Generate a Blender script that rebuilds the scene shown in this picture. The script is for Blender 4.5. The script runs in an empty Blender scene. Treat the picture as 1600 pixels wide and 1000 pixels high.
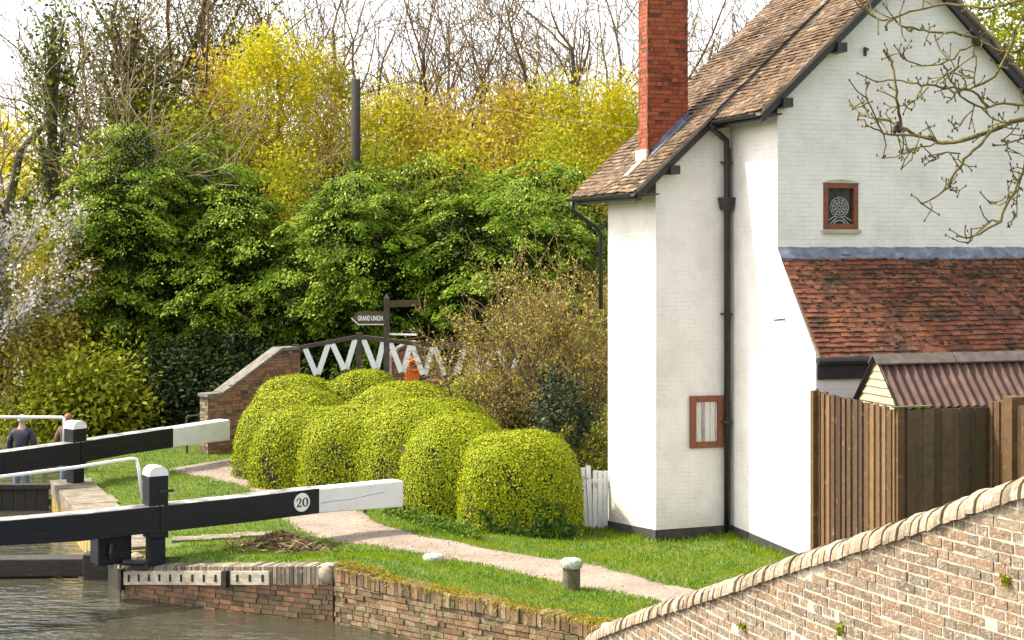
import bpy, math, random
import numpy as np
from mathutils import Vector, Matrix

S = bpy.context.scene
COL = S.collection
R = math.radians
H = 4.9            # eye height above the towpath (standing on the bridge)
F = 2500.0         # focal length in pixels of a 1600 px wide frame
HY = 386.0         # horizon row

# ------------------------------------------------------------------ camera, sky, sun
cd = bpy.data.cameras.new("camera"); cam = bpy.data.objects.new("camera", cd); COL.objects.link(cam)
cam.location = (0, 0, H); cam.rotation_euler = (R(90), 0, 0)
cd.sensor_width = 36.0; cd.lens = 36.0 * F / 1600.0
cd.shift_y = -(500 - HY) / 1600.0
cd.clip_start = 0.1; cd.clip_end = 6000
S.camera = cam

SUN_EL, SUN_AZ = R(50), R(-79)     # azimuth measured clockwise from +Y: the sun stands left of the view
w = bpy.data.worlds.new("World"); S.world = w; w.use_nodes = True
nt = w.node_tree; nt.nodes.clear()
sky = nt.nodes.new("ShaderNodeTexSky"); sky.sky_type = 'NISHITA'; sky.sun_disc = False
sky.sun_elevation = SUN_EL; sky.sun_rotation = SUN_AZ
sky.air_density = 1.0; sky.dust_density = 3.0; sky.ozone_density = 1.0
hs = nt.nodes.new("ShaderNodeHueSaturation"); hs.inputs['Saturation'].default_value = 0.45; hs.inputs['Value'].default_value = 1.8
tint = nt.nodes.new("ShaderNodeMix"); tint.data_type = 'RGBA'; tint.blend_type = 'MULTIPLY'; tint.inputs[0].default_value = 1.0
tint.inputs[7].default_value = (1.0, 0.965, 0.915, 1)
bg = nt.nodes.new("ShaderNodeBackground"); bg.inputs['Strength'].default_value = 0.15
out = nt.nodes.new("ShaderNodeOutputWorld")
nt.links.new(sky.outputs[0], hs.inputs['Color']); nt.links.new(hs.outputs[0], tint.inputs[6])
nt.links.new(tint.outputs[2], bg.inputs[0]); nt.links.new(bg.outputs[0], out.inputs[0])
sd = bpy.data.lights.new("sun", 'SUN'); sun = bpy.data.objects.new("sun", sd); COL.objects.link(sun)
sd.energy = 3.4; sd.angle = R(0.5); sd.color = (1.0, 0.91, 0.73)
sdir = Vector((math.sin(SUN_AZ) * math.cos(SUN_EL), math.cos(SUN_AZ) * math.cos(SUN_EL), math.sin(SUN_EL)))
sun.rotation_euler = sdir.to_track_quat('Z', 'Y').to_euler(); sun.location = (-30, 0, 40)
S.view_settings.view_transform = 'Standard'; S.view_settings.look = 'None'
S.view_settings.gamma = 1; S.view_settings.exposure = 0.92; S.view_settings.use_curve_mapping = False
S.cycles.max_bounces = 6; S.cycles.diffuse_bounces = 3; S.cycles.transmission_bounces = 4; S.cycles.transparent_max_bounces = 6

rng = np.random.default_rng(20)
rnd = random.Random(20)

def P(px, py, Y):
    return Vector(((px - 800) / F * Y, Y, H - (py - HY) / F * Y))
def G(px, py, z=0.0):                     # the point of the level z seen at that place of the photograph
    Y = F * (H - z) / (py - HY)
    return Vector(((px - 800) / F * Y, Y, z))

# ------------------------------------------------------------------ object helpers
def tag(o, label=None, cat=None, group=None, kind=None):
    if label: o['label'] = label
    if cat: o['category'] = cat
    if group: o['group'] = group
    if kind: o['kind'] = kind
    return o
def thing(name, label, cat, loc, group=None):
    o = bpy.data.objects.new(name, None); COL.objects.link(o)
    o.location = loc; o.empty_display_size = 0.2
    return tag(o, label, cat, group)
def world_loc(o):
    v = Vector(o.location) if o.type == 'EMPTY' or o.parent is None else Vector((0, 0, 0))
    return v
def link(me, name, parent=None, origin=None):
    o = bpy.data.objects.new(name, me); COL.objects.link(o)
    if origin is not None:
        me.transform(Matrix.Translation(-Vector(origin))); o.location = origin
    if parent is not None:
        o.parent = parent
        m = Matrix.Identity(4); p = parent; chain = []
        while p is not None: chain.append(p); p = p.parent
        for q in reversed(chain):
            m = m @ q.matrix_parent_inverse @ q.matrix_basis if q.parent else q.matrix_basis.copy()
        o.matrix_parent_inverse = m.inverted()
    return o

class MB:
    def __init__(s): s.v = []; s.f = []; s.m = []; s.uv = []; s.hasuv = False
    def add(s, vs, fs, mi=0):
        b = len(s.v); s.v.extend([tuple(x) for x in vs])
        for f in fs: s.f.append(tuple(b + i for i in f)); s.m.append(mi); s.uv.append(None)
    def quad(s, vs, uv=None, mi=0):
        b = len(s.v); s.v.extend([tuple(x) for x in vs]); s.f.append(tuple(range(b, b + len(vs)))); s.m.append(mi); s.uv.append(uv)
        if uv: s.hasuv = True
    def hexa(s, b4, t4, mi=0):           # bottom four and top four corners
        s.add(list(b4) + list(t4), [(3, 2, 1, 0), (4, 5, 6, 7), (0, 1, 5, 4), (1, 2, 6, 5), (2, 3, 7, 6), (3, 0, 4, 7)], mi)
    def box(s, c, x, y, z, mi=0):        # centre and three half-axis vectors
        c, x, y, z = Vector(c), Vector(x), Vector(y), Vector(z)
        s.hexa([c - x - y - z, c + x - y - z, c + x + y - z, c - x + y - z], [c - x - y + z, c + x - y + z, c + x + y + z, c - x + y + z], mi)
    def tube(s, pts, rad, n=8, mi=0, cap=True):
        pts = [Vector(p) for p in pts]; k = len(pts)
        if not hasattr(rad, '__len__'): rad = [rad] * k
        rings = []; ref = None
        for i in range(k):
            t = (pts[min(i + 1, k - 1)] - pts[max(i - 1, 0)])
            if t.length < 1e-9: t = Vector((0, 0, 1))
            t.normalize()
            if ref is None:
                ref = Vector((1, 0, 0)) if abs(t.x) < .8 else Vector((0, 1, 0))
            a = (ref - t * ref.dot(t)).normalized(); ref = a; b = t.cross(a)
            rings.append([pts[i] + (a * math.cos(2 * math.pi * j / n) + b * math.sin(2 * math.pi * j / n)) * rad[i] for j in range(n)])
        vs = [p for r in rings for p in r]; fs = []
        for i in range(k - 1):
            for j in range(n):
                a0 = i * n + j; a1 = i * n + (j + 1) % n
                fs.append((a0, a1, a1 + n, a0 + n))
        if cap: fs.append(tuple(reversed(range(n)))); fs.append(tuple(range((k - 1) * n, k * n)))
        s.add(vs, fs, mi)
    def lathe(s, base, prof, n=20, mi=0):  # prof: list of (radius, z)
        base = Vector(base); vs = []; fs = []
        for r, z in prof:
            for j in range(n): vs.append(base + Vector((r * math.cos(2 * math.pi * j / n), r * math.sin(2 * math.pi * j / n), z)))
        for i in range(len(prof) - 1):
            for j in range(n):
                a0 = i * n + j; a1 = i * n + (j + 1) % n; fs.append((a0, a1, a1 + n, a0 + n))
        fs.append(tuple(reversed(range(n)))); fs.append(tuple(range((len(prof) - 1) * n, len(prof) * n)))
        s.add(vs, fs, mi)
    def build(s, name, mat, parent=None, origin=None, smooth=False, bevel=0):
        me = bpy.data.meshes.new(name); me.from_pydata(s.v, [], s.f)
        for m in (mat if isinstance(mat, (list, tuple)) else [mat]): me.materials.append(m)
        if any(s.m): me.polygons.foreach_set('material_index', s.m)
        if s.hasuv:
            ul = me.uv_layers.new(name='UVMap'); d = []
            for f, u in zip(s.f, s.uv):
                for i in range(len(f)): d.extend(u[i] if u else (0, 0))
            ul.data.foreach_set('uv', d)
        if smooth: me.polygons.foreach_set('use_smooth', [True] * len(s.f))
        me.update()
        o = link(me, name, parent, origin)
        if bevel:
            b = o.modifiers.new('bevel', 'BEVEL'); b.width = bevel; b.segments = 2; b.limit_method = 'ANGLE'
        return o

def np_mesh(name, V, Fq, mat, parent=None, origin=None, mi=None, smooth=False):
    me = bpy.data.meshes.new(name); k = Fq.shape[1]
    me.vertices.add(len(V)); me.vertices.foreach_set('co', np.ascontiguousarray(V, dtype=np.float32).ravel())
    me.loops.add(Fq.size); me.loops.foreach_set('vertex_index', np.ascontiguousarray(Fq, dtype=np.int32).ravel())
    me.polygons.add(len(Fq)); me.polygons.foreach_set('loop_start', np.arange(0, Fq.size, k, dtype=np.int32))
    for m in (mat if isinstance(mat, (list, tuple)) else [mat]): me.materials.append(m)
    if mi is not None: me.polygons.foreach_set('material_index', np.asarray(mi, dtype=np.int32))
    if smooth: me.polygons.foreach_set('use_smooth', np.ones(len(Fq), dtype=bool))
    me.update(calc_edges=True); me.validate()
    return link(me, name, parent, origin)

def unit(a): return a / np.maximum(np.linalg.norm(a, axis=-1, keepdims=True), 1e-9)
def leaf_arrays(C, D, N, L, W):
    """diamond leaves: centres C, long axis D, normal hint N, lengths L, widths W"""
    D = unit(D); S_ = unit(np.cross(N, D)); Nn = np.cross(D, S_)
    L = L[:, None]; W = W[:, None]
    a = C - D * L * .5; b = C + S_ * W * .5 + Nn * W * .12; c = C + D * L * .5; d = C - S_ * W * .5 + Nn * W * .12
    V = np.stack([a, b, c, d], 1).reshape(-1, 3)
    Fq = np.arange(len(C) * 4).reshape(-1, 4)
    return V, Fq

# ------------------------------------------------------------------ materials
def new_mat(name):
    m = bpy.data.materials.new(name); m.use_nodes = True; n = m.node_tree; n.nodes.clear()
    o = n.nodes.new('ShaderNodeOutputMaterial'); b = n.nodes.new('ShaderNodeBsdfPrincipled')
    n.links.new(b.outputs[0], o.inputs[0]); return m, n, b, o
def ramp(n, cols):
    r = n.nodes.new('ShaderNodeValToRGB'); e = r.color_ramp.elements
    for i, (p, c) in enumerate(cols):
        el = e[i] if i < 2 else e.new(p)
        el.position = p; el.color = (*c, 1)
    return r
def noise(n, scale, detail=4, rough=.6, vec=None):
    t = n.nodes.new('ShaderNodeTexNoise'); t.inputs['Scale'].default_value = scale; t.inputs['Detail'].default_value = detail; t.inputs['Roughness'].default_value = rough
    if vec is None:
        g = n.nodes.new('ShaderNodeNewGeometry'); vec = g.outputs['Position']
    n.links.new(vec, t.inputs['Vector']); return t
def mapping(n, sc):
    g = n.nodes.new('ShaderNodeNewGeometry'); m = n.nodes.new('ShaderNodeMapping'); m.inputs['Scale'].default_value = sc
    n.links.new(g.outputs['Position'], m.inputs['Vector']); return m.outputs[0]
def mixc(n, a, b, fac, mode='MIX'):
    x = n.nodes.new('ShaderNodeMix'); x.data_type = 'RGBA'; x.blend_type = mode
    for sock, val in ((x.inputs[0], fac), (x.inputs[6], a), (x.inputs[7], b)):
        if hasattr(val, 'is_output'): n.links.new(val, sock)
        elif isinstance(val, tuple): sock.default_value = (*val, 1)
        else: sock.default_value = val
    return x.outputs[2]
def bumpn(n, b, h, strength, dist=.02, prev=None):
    u = n.nodes.new('ShaderNodeBump'); u.inputs['Strength'].default_value = strength; u.inputs['Distance'].default_value = dist
    n.links.new(h, u.inputs['Height'])
    if prev is not None: n.links.new(prev, u.inputs['Normal'])
    n.links.new(u.outputs[0], b.inputs['Normal']); return u.outputs[0]
def simple(name, cols, scale=8, rough=.7, bump=.2, bscale=40, stretch=None, metal=0, dist=.01, spec=.5):
    m, n, b, o = new_mat(name)
    vec = mapping(n, stretch) if stretch else None
    t = noise(n, scale, 5, .65, vec); r = ramp(n, cols); n.links.new(t.outputs[0], r.inputs[0]); n.links.new(r.outputs[0], b.inputs['Base Color'])
    b.inputs['Roughness'].default_value = rough; b.inputs['Metallic'].default_value = metal; b.inputs['Specular IOR Level'].default_value = spec
    if bump: bumpn(n, b, noise(n, bscale, 4, .6, vec).outputs[0], bump, dist)
    return m
def island(name, cols, rough=.8, bump=.3, bscale=50, dirt=None, dscale=3, dlo=.5, dhi=.7, dist=.008):
    """colour per brick / tile / board, with an own-shape stain on top"""
    m, n, b, o = new_mat(name)
    g = n.nodes.new('ShaderNodeNewGeometry'); r = ramp(n, cols); n.links.new(g.outputs['Random Per Island'], r.inputs[0])
    c = r.outputs[0]
    t2 = noise(n, bscale * .5, 4); r2 = ramp(n, [(.3, (.72, .72, .72)), (.7, (1.18, 1.18, 1.18))]); n.links.new(t2.outputs[0], r2.inputs[0])
    c = mixc(n, c, r2.outputs[0], 1.0, 'MULTIPLY')
    if dirt:
        t = noise(n, dscale, 6, .7); rr = ramp(n, [(dlo, (0, 0, 0)), (dhi, (1, 1, 1))]); n.links.new(t.outputs[0], rr.inputs[0])
        c = mixc(n, c, dirt, rr.outputs[0])
    n.links.new(c, b.inputs['Base Color']); b.inputs['Roughness'].default_value = rough
    bumpn(n, b, noise(n, bscale, 4).outputs[0], bump, dist)
    return m
def leafmat(name, cols, trans=.35, patch=None, pscale=.8, rough=.5, gain=1.0):
    m, n, b, o = new_mat(name)
    g = n.nodes.new('ShaderNodeNewGeometry'); r = ramp(n, cols); n.links.new(g.outputs['Random Per Island'], r.inputs[0]); c = r.outputs[0]
    if patch:
        t = noise(n, pscale, 3); rr = ramp(n, [(.45, (0, 0, 0)), (.62, (1, 1, 1))]); n.links.new(t.outputs[0], rr.inputs[0])
        c = mixc(n, c, patch, rr.outputs[0])
    n.links.new(c, b.inputs['Base Color']); b.inputs['Roughness'].default_value = max(rough, .6); b.inputs['Specular IOR Level'].default_value = .12
    tr = n.nodes.new('ShaderNodeBsdfTranslucent'); n.links.new(c, tr.inputs['Color'])
    mx = n.nodes.new('ShaderNodeMixShader'); mx.inputs[0].default_value = trans
    n.links.new(b.outputs[0], mx.inputs[1]); n.links.new(tr.outputs[0], mx.inputs[2]); n.links.new(mx.outputs[0], o.inputs[0])
    return m

def painted_brick():
    m, n, b, o = new_mat('painted_brick')
    uv = n.nodes.new('ShaderNodeUVMap'); uv.uv_map = 'UVMap'
    wob = noise(n, 3.0, 2); mp = n.nodes.new('ShaderNodeVectorMath'); mp.operation = 'MULTIPLY_ADD'
    mp.inputs[1].default_value = (.02, .02, .02); n.links.new(wob.outputs['Color'], mp.inputs[0]); n.links.new(uv.outputs[0], mp.inputs[2])
    br = n.nodes.new('ShaderNodeTexBrick'); br.inputs['Scale'].default_value = 1.0
    br.inputs['Brick Width'].default_value = .225; br.inputs['Row Height'].default_value = .075; br.inputs['Mortar Size'].default_value = .008; br.inputs['Mortar Smooth'].default_value = .6
    br.inputs['Color1'].default_value = (1, 1, 1, 1); br.inputs['Color2'].default_value = (.8, .8, .8, 1); br.inputs['Mortar'].default_value = (.35, .35, .35, 1)
    n.links.new(mp.outputs[0], br.inputs['Vector'])
    t = noise(n, 1.3, 6, .7); r = ramp(n, [(.3, (.61, .565, .525)), (.55, (.74, .695, .660)), (.8, (.79, .75, .72))]); n.links.new(t.outputs[0], r.inputs[0])
    t2 = noise(n, 14, 5, .8); r2 = ramp(n, [(.66, (0, 0, 0)), (.80, (1, 1, 1))]); n.links.new(t2.outputs[0], r2.inputs[0])
    c = mixc(n, r.outputs[0], (.55, .53, .46), r2.outputs[0])
    # flaked joints: a few mortar lines where paint has worn off
    inv = n.nodes.new('ShaderNodeMath'); inv.operation = 'MULTIPLY'; tw = noise(n, 2.2, 4, .7); rw = ramp(n, [(.50, (0, 0, 0)), (.66, (1, 1, 1))]); n.links.new(tw.outputs[0], rw.inputs[0])
    n.links.new(br.outputs['Fac'], inv.inputs[0]); n.links.new(rw.outputs[0], inv.inputs[1])
    half = n.nodes.new('ShaderNodeMath'); half.operation = 'MULTIPLY'; half.inputs[1].default_value = .42; n.links.new(inv.outputs[0], half.inputs[0])
    c = mixc(n, c, (.42, .40, .34), half.outputs[0])
    sp = n.nodes.new('ShaderNodeSeparateXYZ'); gg = n.nodes.new('ShaderNodeNewGeometry'); n.links.new(gg.outputs['Position'], sp.inputs[0])
    ts = noise(n, 3.2, 6, .75); ad = n.nodes.new('ShaderNodeMath'); ad.operation = 'MULTIPLY_ADD'; ad.inputs[1].default_value = -1.6; n.links.new(ts.outputs[0], ad.inputs[0]); n.links.new(sp.outputs[2], ad.inputs[2])
    rs_ = ramp(n, [(0, (.55, .55, .55)), (.12, (.25, .25, .25)), (.4, (0, 0, 0))]); mr_ = n.nodes.new('ShaderNodeMapRange'); mr_.inputs[1].default_value = -1.0; mr_.inputs[2].default_value = 1.0; n.links.new(ad.outputs[0], mr_.inputs[0]); n.links.new(mr_.outputs[0], rs_.inputs[0])
    c = mixc(n, c, (.36, .34, .28), rs_.outputs[0])
    td = noise(n, 1.0, 5, .7, mapping(n, (5, 5, .35))); rd = ramp(n, [(.60, (0, 0, 0)), (.78, (.32, .32, .32))]); n.links.new(td.outputs[0], rd.inputs[0]); c = mixc(n, c, (.46, .44, .37), rd.outputs[0])
    n.links.new(c, b.inputs['Base Color']); b.inputs['Roughness'].default_value = .65
    p = bumpn(n, b, br.outputs['Color'], .55, .011)
    bumpn(n, b, noise(n, 16, 6, .75).outputs[0], .45, .014, p)
    return m

M = {}
M['wall'] = painted_brick()
M['plinth'] = simple('plinth', [(.3, (.02, .02, .019)), (.6, (.05, .048, .042)), (.8, (.11, .10, .085))], 6, .85, .4)
M['black'] = simple('black_paint', [(.3, (.008, .008, .010)), (.6, (.016, .016, .019)), (.85, (.045, .045, .047))], 5, .45, .35, 30, (1, 1, 1))
M['beamblack'] = simple('beam_black', [(.3, (.006, .007, .010)), (.62, (.011, .012, .016)), (.85, (.055, .053, .050))], 5, .42, .5, 14, (.5, .5, 5), dist=.015, spec=.25)
M['white'] = simple('white_paint', [(.2, (.50, .49, .46)), (.42, (.68, .68, .69)), (.8, (.76, .76, .77))], 6, .55, .4, 20, dist=.01)
M['capwhite'] = simple('cap_white', [(.3, (.70, .70, .69)), (.8, (.82, .82, .81))], 6, .5, .2)
M['iron'] = simple('iron', [(.3, (.02, .02, .022)), (.8, (.07, .06, .055))], 10, .5, .3, metal=.4)
M['lead'] = simple('lead', [(.3, (.07, .075, .10)), (.55, (.15, .16, .21)), (.8, (.36, .37, .42))], 5, .6, .6, 12, dist=.03)
M['verge'] = simple('verge_wood', [(.3, (.10, .07, .05)), (.7, (.26, .18, .13))], 6, .8, .3)
M['frame'] = simple('stained_frame', [(.3, (.115, .026, .007)), (.7, (.21, .052, .012))], 12, .45, .25, 40)
M['tile'] = island('roof_tile', [(0, (.045, .027, .014)), (.25, (.095, .054, .025)), (.5, (.145, .080, .036)), (.7, (.11, .068, .036)), (.9, (.19, .115, .055)), (1, (.25, .185, .105))], .85, .5, 45, (.13, .105, .045), 2.0, .56, .70)
M['redtile'] = island('clay_tile', [(0, (.085, .027, .012)), (.3, (.13, .038, .015)), (.6, (.17, .051, .019)), (.85, (.21, .073, .030)), (1, (.08, .036, .020))], .85, .5, 50, (.028, .021, .009), 2.2, .52, .66)
M['redbrick'] = island('red_brick', [(0, (.21, .043, .015)), (.4, (.30, .066, .022)), (.75, (.36, .088, .030)), (1, (.27, .075, .036))], .85, .5, 60, (.12, .05, .03), 3, .60, .75)
M['stockbrick'] = island('stock_brick', [(0, (.15, .11, .075)), (.2, (.22, .145, .092)), (.45, (.27, .175, .108)), (.65, (.23, .17, .115)), (.8, (.18, .15, .115)), (1, (.30, .215, .14))], .9, .9, 40, (.44, .38, .27), 26, .54, .66, dist=.02)
M['oldbrick'] = island('old_brick', [(0, (.13, .085, .045)), (.3, (.24, .15, .075)), (.6, (.32, .19, .095)), (.8, (.22, .17, .10)), (1, (.40, .30, .18))], .9, .8, 40, (.09, .09, .035), 4, .50, .66, dist=.02)
M['bridgebrick'] = island('bridge_brick', [(0, (.13, .07, .04)), (.4, (.26, .12, .06)), (.7, (.36, .16, .07)), (1, (.24, .16, .10))], .9, .5, 50, (.10, .09, .05), 3, .55, .7)
M['wetbrick'] = island('wet_brick', [(0, (.09, .06, .035)), (.35, (.17, .105, .058)), (.65, (.24, .13, .068)), (.85, (.30, .135, .065)), (1, (.20, .15, .10))], .85, .7, 40, (.10, .085, .035), 5, .50, .66)
M['coping'] = island('coping_brick', [(0, (.16, .12, .08)), (.3, (.26, .195, .125)), (.65, (.33, .255, .175)), (1, (.22, .175, .125))], .85, .6, 50, (.50, .45, .35), 9, .52, .68)
M['mortar'] = simple('mortar', [(.3, (.22, .18, .12)), (.5, (.50, .44, .33)), (.8, (.68, .62, .50))], 14, .9, .7, 60, dist=.01)
M['darkmortar'] = simple('dark_mortar', [(.3, (.045, .034, .022)), (.7, (.13, .10, .065))], 9, .95, .5)
M['redmortar'] = simple('red_mortar', [(.3, (.08, .022, .012)), (.7, (.18, .06, .03))], 9, .95, .5)
M['stone'] = simple('lock_stone', [(.25, (.16, .13, .09)), (.5, (.32, .27, .19)), (.75, (.46, .41, .32))], 5, .85, .6, 30, dist=.02)
M['darkstone'] = simple('weathered_stone', [(.25, (.07, .065, .055)), (.5, (.15, .135, .11)), (.75, (.25, .225, .185))], 5, .9, .5, 30)
M['lockstone'] = simple('lock_coping_stone', [(.25, (.08, .065, .045)), (.45, (.17, .14, .10)), (.6, (.25, .21, .15)), (.8, (.33, .28, .21))], 4, .9, .6, 30, dist=.02)
M['lockside'] = simple('lock_side', [(.3, (.10, .08, .03)), (.47, (.30, .22, .07)), (.6, (.46, .33, .08)), (.8, (.55, .46, .24))], 2.5, .8, .7, 14, (3, 3, .7), dist=.03)
M['wetwood'] = simple('wet_wood', [(.3, (.014, .012, .009)), (.6, (.035, .028, .019)), (.8, (.10, .08, .055))], 6, .6, .6, 14, (1, 1, 4))
M['bollardstone'] = simple('bollard_stone', [(.3, (.05, .042, .022)), (.55, (.12, .10, .06)), (.8, (.22, .19, .13))], 9, .9, .6)
M['creosote'] = simple('creosoted_wood', [(.3, (.012, .009, .007)), (.7, (.035, .026, .020))], 6, .9, .4)
M['beamglint'] = simple('painted_glint', [(.3, (.05, .05, .05)), (.5, (.26, .25, .24)), (.7, (.50, .49, .47))], 5, .7, .4, 20, (.6, .6, 3))  # pale colour stands in for sunlight along the beam tops
M['greycoping'] = island('grey_coping_brick', [(0, (.10, .08, .055)), (.3, (.17, .14, .10)), (.65, (.24, .20, .14)), (1, (.30, .25, .18))], .9, .6, 50, (.42, .37, .29), 6, .56, .70)
M['fender'] = simple('fender_wood', [(.25, (.20, .15, .09)), (.5, (.46, .40, .30)), (.75, (.62, .58, .50))], 5, .8, .5, 20, (1, 1, 3))
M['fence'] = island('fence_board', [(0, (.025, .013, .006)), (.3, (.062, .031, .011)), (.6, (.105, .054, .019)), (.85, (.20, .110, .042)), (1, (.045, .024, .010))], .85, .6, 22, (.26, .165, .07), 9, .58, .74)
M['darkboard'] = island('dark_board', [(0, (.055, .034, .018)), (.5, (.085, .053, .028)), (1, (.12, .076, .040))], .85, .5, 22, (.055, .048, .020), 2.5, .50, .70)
M['cream'] = simple('cream_boards', [(.3, (.30, .265, .16)), (.7, (.46, .41, .27))], 6, .6, .3)
M['rust'] = simple('corrugated', [(.25, (.040, .018, .013)), (.5, (.085, .038, .026)), (.75, (.15, .080, .056))], 4, .7, .4, 40)
M['greywood'] = simple('grey_ridge', [(.3, (.055, .045, .038)), (.7, (.15, .12, .10))], 6, .8, .4)
M['mossgreen'] = simple('moss_green', [(.3, (.05, .055, .012)), (.7, (.16, .16, .03))], 14, .95, .5)
M['curtain'] = simple('net_curtain', [(.3, (.34, .34, .33)), (.7, (.62, .62, .60))], 9, .9, .4, 25, (3, 3, .4))
M['dark'] = simple('dark_void', [(.3, (.006, .006, .006)), (.7, (.014, .013, .012))], 4, .9, 0)
M['bark'] = simple('bark', [(.3, (.045, .034, .022)), (.6, (.10, .078, .05)), (.8, (.17, .14, .085))], 6, .9, .6, 25, (1, 1, .4))
M['twig'] = simple('twig_bark', [(.3, (.085, .052, .022)), (.7, (.22, .14, .062))], 4, .9, 0)
M['paletwig'] = simple('pale_twig', [(.3, (.13, .095, .055)), (.7, (.28, .22, .13))], 4, .9, 0)
M['branch'] = simple('mossy_bark', [(.3, (.06, .045, .016)), (.55, (.14, .11, .03)), (.75, (.27, .22, .06))], 9, .9, .4, 60)
M['bud'] = simple('bud', [(.3, (.035, .018, .010)), (.7, (.085, .038, .018))], 9, .6, 0)
M['palegrey'] = simple('pole_wood', [(.3, (.035, .026, .02)), (.7, (.09, .07, .055))], 6, .9, .4)
M['gravel'] = None

def glassmat():
    m, n, b, o = new_mat('window_glass')
    t = noise(n, 9, 4); r = ramp(n, [(.35, (.010, .012, .010)), (.6, (.035, .04, .032))]); n.links.new(t.outputs[0], r.inputs[0]); n.links.new(r.outputs[0], b.inputs['Base Color'])
    b.inputs['Roughness'].default_value = .08; b.inputs['Specular IOR Level'].default_value = .25; bumpn(n, b, noise(n, 6, 2).outputs[0], .15, .01); return m
M['glass'] = glassmat()
def clearglass():
    m, n, b, o = new_mat('clear_glass'); tr = n.nodes.new('ShaderNodeBsdfTransparent'); gl = n.nodes.new('ShaderNodeBsdfGlossy'); gl.inputs['Roughness'].default_value = .04; mx = n.nodes.new('ShaderNodeMixShader'); mx.inputs[0].default_value = .10
    n.links.new(tr.outputs[0], mx.inputs[1]); n.links.new(gl.outputs[0], mx.inputs[2]); n.links.new(mx.outputs[0], o.inputs[0]); return m
M['clear'] = clearglass()
def gravelmat():
    m, n, b, o = new_mat('towpath_gravel')
    t = noise(n, 1.2, 6, .7); r = ramp(n, [(.3, (.185, .142, .108)), (.5, (.265, .210, .165)), (.75, (.34, .275, .22))]); n.links.new(t.outputs[0], r.inputs[0])
    v = n.nodes.new('ShaderNodeTexVoronoi'); v.inputs['Scale'].default_value = 34; g = n.nodes.new('ShaderNodeNewGeometry'); n.links.new(g.outputs['Position'], v.inputs['Vector'])
    bw = n.nodes.new('ShaderNodeRGBToBW'); n.links.new(v.outputs['Color'], bw.inputs[0]); rr = ramp(n, [(.15, (.62, .60, .58)), (.45, (1, 1, 1)), (.9, (1.15, 1.14, 1.1))]); n.links.new(bw.outputs[0], rr.inputs[0])
    c = mixc(n, r.outputs[0], rr.outputs[0], .8, 'MULTIPLY'); n.links.new(c, b.inputs['Base Color']); b.inputs['Roughness'].default_value = .95
    bumpn(n, b, v.outputs['Distance'], .6, .015); return m
M['gravel'] = gravelmat()
def soilmat():
    m, n, b, o = new_mat('grass_soil')
    t = noise(n, 2.2, 6, .7); r = ramp(n, [(.3, (.045, .070, .012)), (.5, (.085, .13, .018)), (.7, (.13, .16, .022))]); n.links.new(t.outputs[0], r.inputs[0])
    n.links.new(r.outputs[0], b.inputs['Base Color']); b.inputs['Roughness'].default_value = .95
    bumpn(n, b, noise(n, 40, 4).outputs[0], .8, .03); return m
M['soil'] = soilmat()
def watermat():
    m, n, b, o = new_mat('canal_water')
    b.inputs['Base Color'].default_value = (.050, .048, .030, 1); b.inputs['Roughness'].default_value = .03; b.inputs['IOR'].default_value = 1.5
    a = noise(n, 1.0, 3, .55, mapping(n, (1.1, 2.6, 1))); c = noise(n, 1.0, 2, .5, mapping(n, (4.5, 10, 1)))
    ad = n.nodes.new('ShaderNodeMath'); ad.operation = 'MULTIPLY_ADD'; ad.inputs[1].default_value = .30
    n.links.new(c.outputs[0], ad.inputs[0]); n.links.new(a.outputs[0], ad.inputs[2])
    bumpn(n, b, ad.outputs[0], .7, .11); return m
M['water'] = watermat()

M['grass'] = leafmat('grass_blade', [(0, (.04, .105, .002)), (.35, (.085, .185, .002)), (.7, (.155, .28, .003)), (.95, (.29, .40, .008)), (1, (.60, .58, .30))], .42, (.20, .27, .003), 1.1)
M['drygrass'] = leafmat('dry_grass', [(0, (.16, .17, .012)), (.5, (.34, .28, .03)), (1, (.50, .41, .09))], .35)
M['hedge'] = leafmat('hedge_leaf', [(0, (.05, .08, .004)), (.3, (.16, .205, .005)), (.7, (.32, .355, .007)), (1, (.54, .53, .014))], .07, (.26, .31, .007), 1.6)
M['evergreen'] = leafmat('evergreen_shade_leaf', [(0, (.005, .013, .004)), (.4, (.012, .028, .005)), (.8, (.034, .066, .008)), (1, (.10, .15, .016))], .16, (.020, .044, .006), .5)  # inner leaves: shade inside the crown put into a darker ramp
M['lime'] = leafmat('lime_leaf', [(0, (.07, .10, .008)), (.4, (.20, .24, .014)), (.8, (.36, .37, .02)), (1, (.46, .44, .05))], .4, (.26, .27, .015), .8)
M['yellow'] = leafmat('yellow_leaf', [(0, (.36, .28, .012)), (.4, (.58, .48, .014)), (.8, (.72, .63, .018)), (1, (.80, .72, .07))], .5, (.52, .50, .015), .6)
M['amber'] = leafmat('amber_leaf', [(0, (.24, .14, .03)), (.4, (.46, .30, .05)), (.8, (.62, .44, .06)), (1, (.74, .60, .16))], .5, (.50, .42, .02), .6)
M['gold'] = leafmat('gold_leaf', [(0, (.26, .20, .02)), (.4, (.48, .39, .022)), (.8, (.66, .56, .03)), (1, (.78, .69, .12))], .5, (.44, .42, .02), .7)
M['limegold'] = leafmat('lime_gold_leaf', [(0, (.16, .17, .012)), (.4, (.36, .35, .018)), (.8, (.54, .50, .022)), (1, (.66, .60, .06))], .45, (.34, .37, .015), .8)
M['olive'] = leafmat('olive_leaf', [(0, (.15, .11, .02)), (.4, (.38, .31, .045)), (.8, (.58, .49, .09)), (1, (.72, .63, .22))], .4, (.40, .35, .04), 1.0)
M['brownleaf'] = leafmat('brown_leaf', [(0, (.055, .035, .014)), (.5, (.14, .095, .035)), (1, (.26, .19, .07))], .25, (.12, .12, .025), .7)
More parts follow.
